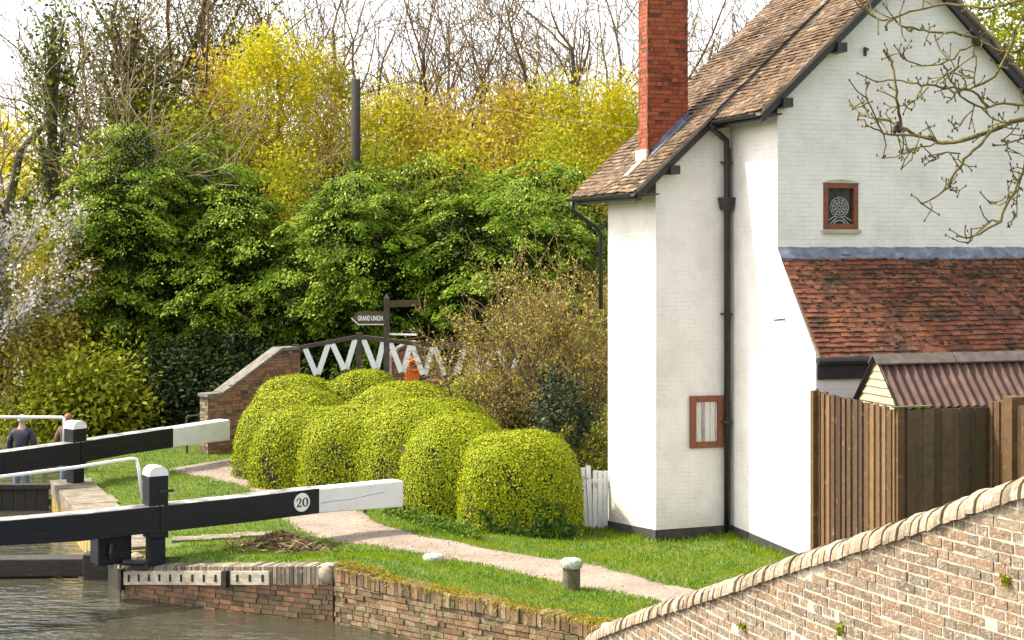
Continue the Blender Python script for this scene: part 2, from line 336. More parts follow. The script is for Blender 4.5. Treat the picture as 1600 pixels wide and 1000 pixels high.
M['blossom'] = leafmat('blossom', [(0, (.42, .40, .34)), (.5, (.66, .65, .60)), (1, (.80, .79, .76))], .3)
M['ivy'] = leafmat('ivy_leaf', [(0, (.010, .020, .010)), (.5, (.024, .042, .020)), (.9, (.05, .075, .034)), (1, (.16, .19, .14))], .15, None, 1, .3)
M['nettle'] = leafmat('nettle_leaf', [(0, (.05, .10, .010)), (.5, (.10, .18, .016)), (1, (.20, .28, .03))], .4)
M['groundivy'] = leafmat('ground_ivy_leaf', [(0, (.018, .04, .006)), (.5, (.04, .085, .012)), (1, (.10, .16, .03))], .15)
M['reed'] = island('dead_reed', [(0, (.07, .042, .020)), (.4, (.17, .11, .05)), (.75, (.30, .21, .10)), (1, (.45, .36, .20))], .9, .2)

# ------------------------------------------------------------------ terrain
def bez(a, c, e, n): return [((1 - t) ** 2 * a[0] + 2 * t * (1 - t) * c[0] + t * t * e[0], (1 - t) ** 2 * a[1] + 2 * t * (1 - t) * c[1] + t * t * e[1]) for t in np.linspace(0, 1, n)]
WING = [(7.2, 2.5), (5.3, 6.3), (4.3, 8.3)] + bez((3.3, 10.3), (1.66, 13.57), (.8, 17.5), 14)     # bridge wing wall, canal face
BANK = WING + [(1.15, 20.4), (-2.6, 23.4), (-2.8, 23.47), (-4.5, 24.25), (-6.17, 25.3), (-6.3, 25.9), (-7.2, 27.6), (-9.65, 33.5), (-9.45, 34.0), (-9.6, 36.6), (-11.6, 41), (-15, 50), (-24, 75), (-45, 130), (-130, 400)]
poly = np.array(BANK + [(-160, 400), (-60, 130), (-32, 75), (-21, 50), (-17, 41), (-15, 36), (-14.6, 34), (-12.6, 29), (-11.2, 25.5), (-13, 22), (-22, 16), (-30, 5), (-30, -30), (8, -30)])
def in_poly(X, Y, pg):
    X = np.asarray(X); Y = np.asarray(Y); r = np.zeros(X.shape, bool); n = len(pg); j = n - 1
    for i in range(n):
        xi, yi = pg[i]; xj, yj = pg[j]
        c = ((yi > Y) != (yj > Y)) & (X < (xj - xi) * (Y - yi) / (yj - yi + 1e-12) + xi)
        r ^= c; j = i
    return r
def dist_line(X, Y, pl):
    X = np.asarray(X, float); Y = np.asarray(Y, float); d = np.full(X.shape, 1e9)
    for (ax, ay), (bx, by) in zip(pl[:-1], pl[1:]):
        vx, vy = bx - ax, by - ay; t = np.clip(((X - ax) * vx + (Y - ay) * vy) / (vx * vx + vy * vy), 0, 1)
        d = np.minimum(d, np.hypot(X - ax - t * vx, Y - ay - t * vy))
    return d
CTRL = np.array([(-2.7, 23.5, .22), (-6.2, 25.4, -.15), (-4.4, 24.3, .05), (-5.5, 25.6, 0.05), (1.3, 20.3, .06), (-1.2, 22.2, .12), (1.5, 29, -.26), (.6, 28.2, -.15), (-.3, 27.2, -.06), (2.6, 26.6, -.12), (3.8, 26.8, -.05), (4.2, 25.5, -.02), (-4, 29.6, 0), (-9, 33, 0), (-7, 38, 0), (5.6, 23, .3), (7, 20, .9), (5.5, 15, .9), (8, 12, 1.2), (0, 40, 0), (-15, 45, 0), (10, 30, .2), (3.6, 22, .02), (-1, 26, 0), (1.5, 23.5, 0), (-3, 26.5, 0), (-7, 30, 0)])
def tz(X, Y):
    X = np.asarray(X, float); Y = np.asarray(Y, float); num = np.zeros(X.shape); den = np.full(X.shape, 2e-4)
    for x, y, z in CTRL:
        ww = 1 / ((X - x) ** 2 + (Y - y) ** 2 + .15) ** 2; num += ww * z; den += ww
    lk = np.clip(1 - np.hypot(np.clip(X + 8.2, -2.2, 2.2) * 0 + (X + 8.45 + (Y - 30.6) * .415) * .92, 0) / 1.05, 0, 1) * ((Y > 25.8) & (Y < 34.2))
    return num / den - .10 * np.clip(lk * 3, 0, 1) + .02 * np.sin(X * 1.3 + Y * .7) * np.sin(Y * 1.1 - X * .4)
def tz1(x, y): return float(tz(np.array([x]), np.array([y]))[0])

gx = np.concatenate([-np.geomspace(14.2, 2500, 26)[::-1], np.arange(-14, 8.01, .14), np.geomspace(8.2, 2500, 26)])
gy = np.concatenate([-np.geomspace(6, 2500, 14)[::-1], np.arange(-4, 16.9, 1.0), np.arange(17, 42, .14), np.geomspace(42.2, 2500, 28)])
XX, YY = np.meshgrid(gx, gy); ZZ = tz(XX, YY)
wet = in_poly(XX, YY, poly) | (dist_line(XX, YY, BANK) < .20)
ZZ = np.where(wet, -1.8, ZZ)
V = np.stack([XX.ravel(), YY.ravel(), ZZ.ravel()], 1); nx = len(gx); ny = len(gy)
ii = (np.arange(ny - 1)[:, None] * nx + np.arange(nx - 1)[None, :]).ravel()
ground = np_mesh('ground', V, np.stack([ii, ii + 1, ii + nx + 1, ii + nx], 1), M['soil'], smooth=True); tag(ground, kind='structure')
mb = MB(); mb.quad([(-400, -40, -.6), (60, -40, -.6), (60, 400, -.6), (-400, 400, -.6)]); tag(mb.build('water', M['water']), kind='structure')

# towpath ribbon
FRONT = [(1180, 1000), (1023, 942), (879, 912), (695, 872), (594, 854), (520, 845), (462, 828), (440, 806), (415, 782), (386, 762), (330, 748), (285, 740), (262, 733)]
BACK = [(1260, 990), (1081, 921), (969, 893), (875, 872), (762, 859), (669, 839), (590, 812), (545, 790), (490, 772), (440, 757), (400, 745), (385, 732), (372, 718)]
def dense(pl, n):
    a = np.array([G(x, y).xy for x, y in pl]); s = np.concatenate([[0], np.cumsum(np.hypot(*np.diff(a, axis=0).T))]); s /= s[-1]
    k = np.linspace(0, 1, len(pl)); t = np.linspace(0, 1, n)
    return np.stack([np.interp(t, k, a[:, 0]), np.interp(t, k, a[:, 1])], 1)
fa = dense(FRONT, 260); ba = dense(BACK, 260)
jit = lambda n, a: np.convolve(rng.normal(0, a, n + 6), np.ones(7) / 7, 'valid')
mid = (ba - fa); mid /= np.linalg.norm(mid, axis=1, keepdims=True)
fa = fa + mid * jit(260, .10)[:, None]; ba = ba + mid * jit(260, .10)[:, None]
nt_ = 14; rows = []
for j in range(nt_ + 1):
    q = fa + (ba - fa) * j / nt_; e = 1 - abs(2 * j / nt_ - 1)
    rows.append(np.column_stack([q, tz(q[:, 0], q[:, 1]) + (.004 + .016 * min(1, e * 5))]))
V = np.concatenate(rows); i0 = (np.arange(nt_)[:, None] * 260 + np.arange(259)[None, :]).ravel()
tag(np_mesh('towpath', V, np.stack([i0, i0 + 1, i0 + 261, i0 + 260], 1), M['gravel'], smooth=True), kind='structure')
PATHPOLY = np.concatenate([fa, ba[::-1]])

def loose_stones():
    n = 2600; i = rng.integers(0, 259, n); u = rng.random(n); u = np.where(rng.random(n) < .5, u ** 2.5 * .5, 1 - u ** 2.5 * .5); p = fa[i] + (ba[i] - fa[i]) * u[:, None] + rng.normal(0, .05, (n, 2)); r = .006 + .016 * rng.random(n) ** 3
    base = np.array([(1, 0, 0), (0, 1, 0), (-1, 0, 0), (0, -1, 0), (.1, .1, .7), (0, 0, -.4)]); a = rng.random(n) * 6.28; V = base[None] * (r[:, None, None]) * (.7 + .6 * rng.random((n, 6, 1))); ca, sa = np.cos(a)[:, None], np.sin(a)[:, None]
    V = np.stack([V[..., 0] * ca - V[..., 1] * sa, V[..., 0] * sa + V[..., 1] * ca, V[..., 2]], -1) + np.column_stack([p, tz(p[:, 0], p[:, 1]) + .02])[:, None, :]
    f = np.array([(0, 1, 4), (1, 2, 4), (2, 3, 4), (3, 0, 4), (1, 0, 5), (2, 1, 5), (3, 2, 5), (0, 3, 5)]); Fq = (f[None] + (np.arange(n) * 6)[:, None, None]).reshape(-1, 3)
    m = island('path_stone', [(0, (.10, .08, .06)), (.4, (.24, .19, .15)), (.75, (.40, .35, .30)), (1, (.16, .11, .07))], .9, .2); tag(np_mesh('loose_stones', V.reshape(-1, 3), Fq, m), 'small loose stones and grit along the towpath edges', 'stones', kind='stuff')
loose_stones()
# ------------------------------------------------------------------ house frame of reference
P0 = Vector((3.775, 27.6, 0)); DO = Vector((.956, .294, 0)).normalized(); DC = Vector((-.294, .956, 0)).normalized(); UZ = Vector((0, 0, 1))
def HO(o, c, z): return P0 + DO * o + DC * c + UZ * z
HOUSEPOLY = np.array([HO(o, c, 0).xy for o, c in ((-1.39, 0), (0, 0), (0, -3.09), (5, -3.09), (5, 2.4), (-1.39, 2.4))])

# grass blades
def grass():
    N = 260000
    yy = 19 + (39.5 - 19) * rng.random(N) ** 1.15; xx = -.335 * yy + (.335 + .215) * yy * rng.random(N)
    ok = ~in_poly(xx, yy, poly) & (dist_line(xx, yy, BANK) > .27) & ~in_poly(xx, yy, HOUSEPOLY)
    inp = in_poly(xx, yy, PATHPOLY); edge = dist_line(xx, yy, list(map(tuple, fa[::4]))); edge2 = dist_line(xx, yy, list(map(tuple, ba[::4])))
    ok &= ~inp | (np.minimum(edge, edge2) < .10 * rng.random(N))
    # bare lock-side stone strip
    ok &= dist_line(xx, yy, [(-6.1, 26.2), (-7.2, 27.6), (-9.65, 33.5)]) > .75
    xx, yy = xx[ok], yy[ok]; n = len(xx); zz = tz(xx, yy)
    hgt = .032 + .042 * rng.random(n) ** 2; 
    tall = (np.minimum(dist_line(xx, yy, list(map(tuple, ba[::4]))), 9) < .35) & (rng.random(n) < .5); hgt[tall] *= 1.5
    nh = dist_line(xx, yy, [tuple(HO(-1.39, 2.3, 0).xy), tuple(HO(-1.39, 0, 0).xy), tuple(P0.xy), tuple(HO(0, -3, 0).xy)]) < .5
    hgt[nh] *= 1.6
    a = rng.random(n) * 2 * np.pi; lean = .25 + .5 * rng.random(n)
    D = np.stack([np.cos(a) * lean, np.sin(a) * lean, np.ones(n)], 1); D = unit(D)
    C = np.stack([xx, yy, zz], 1) + D * hgt[:, None] * .45
    Nn = np.stack([rng.normal(0, 1, n), rng.normal(0, 1, n), rng.normal(0, .3, n)], 1)
    V, Fq = leaf_arrays(C, D, Nn, hgt * 1.1, .008 + .009 * rng.random(n))
    tag(np_mesh('grass', V, Fq, M['grass']), 'short bright green grass beside the towpath', 'grass', kind='stuff')
    # dry fringe on top of the bank wall
    t = rng.random(2600) ** 1.0; e = np.array([(1.15, 20.4), (-2.6, 23.4)]); q = e[0] + (e[1] - e[0]) * t[:, None]
    nrm = np.array([.629, .777]); q = q + nrm * (.02 + .26 * rng.random(2600)[:, None]); n = len(q)
    z = tz(q[:, 0], q[:, 1]) + .0
    D = np.stack([rng.normal(-.55, .5, n), rng.normal(-.55, .5, n), rng.normal(.45, .45, n)], 1)
    V, Fq = leaf_arrays(np.column_stack([q, z + .03]), D, rng.normal(0, 1, (n, 3)), .06 + .07 * rng.random(n), .014 + .012 * rng.random(n))
    tag(np_mesh('dry_grass', V, Fq, M['drygrass']), 'straw yellow grass hanging over the canal bank wall', 'grass', kind='stuff')
    n = 450; t = rng.random(n); q = e[0] + (e[1] - e[0]) * t[:, None] - nrm * (.005 + .03 * rng.random(n)[:, None]); tuft = .35 + .65 * (np.sin(t * 61) * np.sin(t * 23 + 1) > -.1)
    hz = .20 - .13 * (1 - t) + .02 - rng.random(n) ** 2 * .11 * tuft
    D = np.stack([rng.normal(-.3, .4, n), rng.normal(-.35, .4, n), rng.normal(-.7, .4, n)], 1); V, Fq = leaf_arrays(np.column_stack([q, hz]), D, rng.normal(0, 1, (n, 3)), .05 + .06 * rng.random(n), .012 + .010 * rng.random(n))
    tag(np_mesh('dry_grass', V, Fq, M['drygrass']), 'fringe of dead grass drooping down the top bricks of the bank wall', 'grass', kind='stuff')
grass()

# ------------------------------------------------------------------ masonry helpers
def brick_strip(mb, pl, zbot, ztop, gauge=.075, blen=.225, joint=.011, depth=.10, jitter=.004, mortar_mi=1, back=.30, headers=.5, z0=None, recess=.007, vj=0):
    """pl: list of (x,y) along the visible face (outward normal on the right-hand side of travel); ztop/zbot functions of s"""
    a = np.array(pl, float); seg = np.hypot(*np.diff(a, axis=0).T); s = np.concatenate([[0], np.cumsum(seg)]); Ltot = s[-1]
    def at(t):
        t = min(max(t, 0), Ltot); i = min(np.searchsorted(s, t, side='right') - 1, len(seg) - 1); u = (t - s[i]) / seg[i]
        p = a[i] + (a[i + 1] - a[i]) * u; d = (a[i + 1] - a[i]) / seg[i]; return p, np.array([d[1], -d[0]])
    zmax = max(ztop(t) for t in np.linspace(0, Ltot, 40)); zmin = min(zbot(t) for t in np.linspace(0, Ltot, 40)) if z0 is None else z0
    row = 0; z = zmin
    while z < zmax:
        t = -rnd.random() * blen
        half = (row % 2 == 0)
        while t < Ltot:
            l = (blen / 2 if half else blen) if headers == 1 else (blen * rnd.uniform(.92, 1.08) if rnd.random() > headers * .5 else blen / 2)
            t0 = max(t, 0) + joint / 2; t1 = min(t + l, Ltot) - joint / 2; t += l
            if t1 - t0 < .02: continue
            if vj and z < zmin + 1e9 and rnd.random() < .003: continue
            zl = z + joint / 2; zh = z + gauge - joint / 2
            h0 = min(zh, ztop(t0)); h1 = min(zh, ztop(t1)); l0 = max(zl, zbot(t0)); l1 = max(zl, zbot(t1))
            if h0 - l0 < .012 and h1 - l1 < .012: continue
            h0 = max(h0, l0 + .003); h1 = max(h1, l1 + .003)
            (p0, n0), (p1, n1) = at(t0), at(t1); o = rnd.gauss(0, jitter); o2 = o + rnd.gauss(0, jitter * .4); dz = rnd.gauss(0, .002)
            f0 = p0 + n0 * o; f1 = p1 + n1 * o2; b0 = p0 - n0 * depth; b1 = p1 - n1 * depth
            if vj:
                jj = lambda: rnd.gauss(0, vj)
                l0 += jj(); l1 += jj(); h0 += jj(); h1 += jj(); e_ = (p1 - p0) / max(1e-6, np.hypot(*(p1 - p0))); f0 = f0 + e_ * jj(); f1 = f1 + e_ * jj()
            mb.hexa([(*f0, l0 + dz), (*f1, l1 + dz), (*b1, l1 + dz), (*b0, l0 + dz)], [(*f0, h0 + dz), (*f1, h1 + dz), (*b1, h1 + dz), (*b0, h0 + dz)], 0)
        z += gauge; row += 1
    if mortar_mi is not None:
        ts = sorted(set(list(s) + list(np.linspace(0, Ltot, max(2, int(Ltot / .5))))))
        for t0, t1 in zip(ts[:-1], ts[1:]):
            if t1 - t0 < 1e-4: continue
            (p0, n0), (p1, n1) = at(t0 + 1e-6), at(t1 - 1e-6)
            f0 = p0 - n0 * recess; f1 = p1 - n1 * recess; b0 = p0 - n0 * back; b1 = p1 - n1 * back
            mb.hexa([(*f0, zbot(t0)), (*f1, zbot(t1)), (*b1, zbot(t1)), (*b0, zbot(t0))], [(*f0, ztop(t0) - .004), (*f1, ztop(t1) - .004), (*b1, ztop(t1) - .004), (*b0, ztop(t0) - .004)], mortar_mi)
    return at, Ltot
def coping_run(mb, at, L, ztop, wid, hgt, step=.078, gap=.007, out=.03, round_=True, mi=0, t0=0.0, jz=.004):
    t = t0
    n = 9
    while t < L - .01:
        a0, a1 = t + gap / 2, min(t + step - gap / 2, L); t += step
        (p0, n0), (p1, n1) = at(a0), at(a1); za, zb = ztop(a0) + rnd.gauss(0, jz), ztop(a1) + rnd.gauss(0, jz * .5); oo = rnd.gauss(0, jz)
        vs = []
        for p, nn, z in ((p0, n0, za), (p1, n1, zb)):
            for k in range(n):
                if round_:
                    th = math.pi * k / (n - 1); off = out + oo - wid / 2 + wid / 2 * math.cos(th); zz = z - hgt + hgt * math.sin(th) ** .8
                else:
                    u = k / (n - 1); off = out + oo - wid * u; zz = z - .012 * (1 if k in (0, n - 1) else 0)
                q = p + nn * off; vs.append((*q, zz))
            for off in (out + oo - wid, out + oo):
                q = p + nn * off; vs.append((*q, z - hgt - .03))
        m = n + 2; fs = [tuple(reversed(range(m))), tuple(range(m, 2 * m))] + [(i, (i + 1) % m, (i + 1) % m + m, i + m) for i in range(m)]
        mb.add(vs, fs, mi)

# bridge wing wall in the foreground
CT = [(917, 991), (944, 971.5), (1022, 941), (1088, 919), (1162, 893), (1241, 862), (1294, 847), (1403, 810), (1469, 788), (1556, 755), (1600, 740)]
def wing():
    pl = WING[::-1]            # from the low far end towards the camera: face on the right-hand side? travel -> normal
    a = np.array(pl); seg = np.hypot(*np.diff(a, axis=0).T); s = np.concatenate([[0], np.cumsum(seg)])
    zs = []
    for x, y in pl:
        px = 800 + F * x / y
        if px <= 1601: zs.append(H - (np.interp(px, [c[0] for c in CT], [c[1] for c in CT]) - HY) / F * y)
        else: zs.append(None)
    k = [i for i, z in enumerate(zs) if z is not None][-1]
    for i in range(k + 1, len(zs)): zs[i] = zs[k] + .36 * (s[i] - s[k])
    zs = [min(z, 4.3) for z in zs]
    zt = lambda t: float(np.interp(t, s, zs)) - .15
    root = thing('bridge_wing_wall', 'curved brown brick bridge wall with rounded brick coping, rising in the right foreground', 'brick wall', (a[0][0], a[0][1], 0))
    mb = MB(); at, L = brick_strip(mb, pl, lambda t: -.9, zt, gauge=.076, blen=.225, jitter=.0025, back=.34, headers=1.15, recess=.006, joint=.017, vj=.0025)
    mb.build('brickwork', [M['stockbrick'], M['mortar']], root, bevel=0)
    mc = MB(); coping_run(mc, at, L, lambda t: zt(t) + .155, .36, .130, step=.082, out=.035, gap=.012, jz=.006)
    # rounded end block
    mc.build('coping', M['coping'], root, smooth=False)
    (p, nn) = at(0); q0 = np.array([.8, 17.5]); q1 = np.array([1.15, 20.5])
    me = MB(); brick_strip(me, [tuple(q1), tuple(q0 + (.0, -.0))], lambda t: -.9, lambda t: .1 + .0 * t, gauge=.076, back=.2)
    me.build('end_return', [M['stockbrick'], M['mortar']], root)
    # little weeds growing out of the joints
    for px, py, sc in ((1572, 908, .7), (1315, 985, .85), (1165, 978, .7)):
        d0 = 1e9
        for t in np.linspace(0, L, 300):
            pp, n2 = at(t); d = abs(800 + F * pp[0] / pp[1] - px)
            if d < d0: d0 = d; best = (pp, n2)
        pp, n2 = best; c = np.array([pp[0], pp[1], H - (py - HY) / F * pp[1]]); n = 26
        C = c + np.column_stack([n2[0] * .03 + rng.normal(0, .022, n), n2[1] * .03 + rng.normal(0, .022, n), rng.normal(0, .03, n)]) * sc
        V, Fq = leaf_arrays(C, rng.normal(0, 1, (n, 3)) + [n2[0], n2[1], .3], rng.normal(0, 1, (n, 3)), .04 + .03 * rng.random(n), .018 + .012 * rng.random(n))
        wd = np_mesh('weed', V, Fq, M['lime'], None, tuple(c)); where = {1572: 'nearest the right edge', 1315: 'large and low, mid slope', 1165: 'on the low left stretch', 1320: 'highest, just under the coping', 1490: 'low down, second from the right'}[px]
        tag(wd, 'small green weed in the brick wall, ' + where, 'weed', 'weeds in the bridge wall')
wing()

# canal bank retaining wall and the lower lock wing
def bank_walls():
    pl = [(1.15, 20.4), (-2.6, 23.4)][::-1]
    n = 60; a = np.array(pl); pts = [tuple(a[0] + (a[1] - a[0]) * t + np.array([-.629, -.777]) * .0) for t in np.linspace(0, 1, n)]
    L = float(np.hypot(*(a[1] - a[0]))); zt = lambda t: .20 - .13 * t / L + .012 * math.sin(t * 5)
    root = thing('canal_bank_wall', 'old mossy brown brick wall holding the grass bank along the canal', 'retaining wall', (-.7, 21.9, -.6))
    mb = MB(); at, LL = brick_strip(mb, pts, lambda t: -.95, lambda t: zt(t) - .20, gauge=.075, blen=.22, jitter=.009, back=.35, headers=.9, recess=.022)
    mb.build('brickwork', [M['oldbrick'], M['darkmortar']], root)
    mc = MB(); coping_run(mc, at, LL, zt, .30, .16, step=.075, gap=.008, out=.004, round_=False, jz=.008); mc.build('brick_edge', M['oldbrick'], root)
    pl2 = [(-2.8, 23.47), (-4.5, 24.25), (-6.17, 25.3)][::-1]
    c1 = bez((-6.17, 25.3), (-4.4, 24.05), (-2.62, 23.42), 24)
    zt2 = lambda t: -.16 + .40 * min(1, t / 4.0) ** .8
    root = thing('lock_wing_wall', 'low grey brick wing wall curving from the lock mouth to the bank wall corner', 'lock wall', (-4.4, 24.2, -.6))
    mb = MB(); at, LL = brick_strip(mb, c1, lambda t: -.95, lambda t: zt2(t) - .27, gauge=.075, blen=.22, jitter=.006, back=.35, headers=.6, recess=.014)
    mb.build('brickwork', [M['wetbrick'], M['darkmortar']], root)
    mc = MB(); coping_run(mc, at, LL, zt2, .34, .25, step=.072, gap=.012, out=.012, round_=False, jz=.005); mc.build('coping', M['greycoping'], root)
    # corner stone
    me = MB(); 
    me.lathe((-2.70, 23.56, -.02), [(.14, 0), (.16, .10), (.155, .20), (.12, .25), (.04, .27)], 14); me.build('corner_stone', M['stone'], root, smooth=True)
    # whitish fender boards with dark slots
    for (t0, t1, nsl, hh) in ((.10, 2.12, 9, .21), (2.30, 2.98, 3, .20)):
        mf = MB(); ms = MB(); k = 10
        for i in range(k):
            a0 = t0 + (t1 - t0) * i / k; a1 = t0 + (t1 - t0) * (i + 1) / k
            (p0, n0), (p1, n1) = at(a0), at(a1); z0 = zt2(a0) - .075; z1 = zt2(a1) - .075
            o = .055; mf.hexa([(*(p0 + n0 * o), z0 - hh), (*(p1 + n1 * o), z1 - hh), (*(p1 - n1 * .01), z1 - hh), (*(p0 - n0 * .01), z0 - hh)], [(*(p0 + n0 * o), z0), (*(p1 + n1 * o), z1), (*(p1 - n1 * .01), z1), (*(p0 - n0 * .01), z0)])
        for i in range(nsl):
            tt = t0 + (t1 - t0) * (i + .55) / nsl; p, nn = at(tt); z = zt2(tt) - .075 - hh * .5; d = np.array([-nn[1], nn[0]])
            ms.box((*(p + nn * .045), z), (*(d * .020), 0), (*(nn * .016), 0), (0, 0, hh * .26))
        fb = mf.build('fender_board', M['fender'], root); ms.build('slots', M['dark'], fb)
    mi = MB()
    for tt, hh in ((.04, .33), (2.2, .25)):
        p, nn = at(tt); d = np.array([-nn[1], nn[0]]); mi.box((*(p + nn * .05), zt2(tt) - .22 + .03), (*(d * .035), 0), (*(nn * .04), 0), (0, 0, hh * .5))
    mi.build('iron_bracket', M['iron'], root)
bank_walls()

# ------------------------------------------------------------------ lock
def lock_side():
    e = [(-6.25, 25.95), (-7.2, 27.6), (-9.65, 33.5)]
    root = thing('lock_wall', 'pale stone edged lock chamber wall with yellow stained side', 'lock wall', (-8, 29.5, 0))
    mb = MB()
    for (a, b) in zip(e[:-1], e[1:]):
        a = np.array(a); b = np.array(b); d = (b - a) / np.hypot(*(b - a)); n = np.array([d[1], -d[0]])
        for i in range(8):
            p = a + (b - a) * i / 8; q = a + (b - a) * (i + 1) / 8; z = -.045
            mb.hexa([(*p, -2.6), (*q, -2.6), (*(q + n * .6), -2.6), (*(p + n * .6), -2.6)], [(*p, z), (*q, z), (*(q + n * .6), z), (*(p + n * .6), z)])
    mb.build('wall', M['lockside'], root)
    ms = MB(); a = np.array(e[1]) - (np.array(e[2]) - np.array(e[1])) * .28; b = np.array(e[2]); L = np.hypot(*(b - a)); d = (b - a) / L; n = np.array([d[1], -d[0]]); t = 0
    while t < L - .1:
        l = rnd.uniform(.75, 1.15); t1 = min(t + l, L); p = a + d * (t + .008); q = a + d * (t1 - .008); wd = rnd.uniform(.78, .9); dz = rnd.gauss(.012, .006)
        p = p - n * .02; q = q - n * .02
        ms.hexa([(*p, -.26), (*q, -.26), (*(q + n * wd), -.26), (*(p + n * wd), -.26)], [(*p, dz), (*q, dz), (*(q + n * wd), dz), (*(p + n * wd), dz)])
        t = t1
    ms.build('coping_stone', M['lockstone'], root, bevel=.012)
lock_side()

def dome_post(root, x, y, zb, zt, half=.16, ang=0, cap=.17):
    ca, sa = math.cos(ang), math.sin(ang); ax = Vector((ca, sa, 0)) * half; ay = Vector((-sa, ca, 0)) * half
    mb = MB(); zs_ = zb + .42; mb.box((x, y, (zs_ + zt - cap) / 2), ax, ay, (0, 0, (zt - cap - zs_) / 2)); mb.box((x, y, (zb + zs_) / 2 - .002), ax * .78, ay * .8, (0, 0, (zs_ - zb) / 2)); mb.build('gate_post', M['beamblack'], root, bevel=.012)
    mc = MB(); z0 = zt - cap - .0; n = 7; prof = []
    vs = []; fs = []
    for i in range(n):                      # half-round cap over a square post
        th = math.pi / 2 * i / (n - 1); k = max(math.cos(th) ** .75, .12) * 1.02; zz = z0 + cap * math.sin(th)
        for sx, sy in ((-1, -1), (1, -1), (1, 1), (-1, 1)): vs.append(Vector((x, y, zz)) + ax * sx * k + ay * sy * (1.02 if i < n - 1 else .9))
    for i in range(n - 1):
        for j in range(4): a = i * 4 + j; b = i * 4 + (j + 1) % 4; fs.append((a, b, b + 4, a + 4))
    fs.append((0, 3, 2, 1)); fs.append(tuple(range((n - 1) * 4, n * 4))); mc.add(vs, fs); mc.build('post_cap', M['capwhite'], root)

def beam(root, stations, split, name='balance_beam', thick=.17):
    """stations: (x, y, ztop, zbot); dark up to split, white tip beyond"""
    dk = MB(); wh = MB()
    for i, (a, b) in enumerate(zip(stations[:-1], stations[1:])):
        d = Vector((b[0] - a[0], b[1] - a[1], 0)).normalized(); n = Vector((d.y, -d.x, 0)) * thick
        A, B = Vector((a[0], a[1], 0)), Vector((b[0], b[1], 0))
        m = wh if i >= split else dk
        if i >= split: n = n * 1.012
        m.hexa([A + n + UZ * a[3], B + n + UZ * b[3], B - n + UZ * b[3], A - n + UZ * a[3]], [A + n + UZ * a[2], B + n + UZ * b[2], B - n + UZ * b[2], A - n + UZ * a[2]])
    o = dk.build(name, M['beamblack'], root); tp = MB()
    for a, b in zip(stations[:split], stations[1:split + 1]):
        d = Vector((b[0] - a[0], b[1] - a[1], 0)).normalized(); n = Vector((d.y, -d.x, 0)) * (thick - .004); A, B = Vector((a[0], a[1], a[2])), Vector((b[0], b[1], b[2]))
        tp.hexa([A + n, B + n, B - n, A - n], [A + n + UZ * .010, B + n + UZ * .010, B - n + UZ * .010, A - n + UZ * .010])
    tp.build('top_highlight', M['beamglint'], o); t = wh.build('white_tip', M['white'], root, bevel=.02)  # pale sheet on the dark beam, a painted sunlit highlight
    return o, t

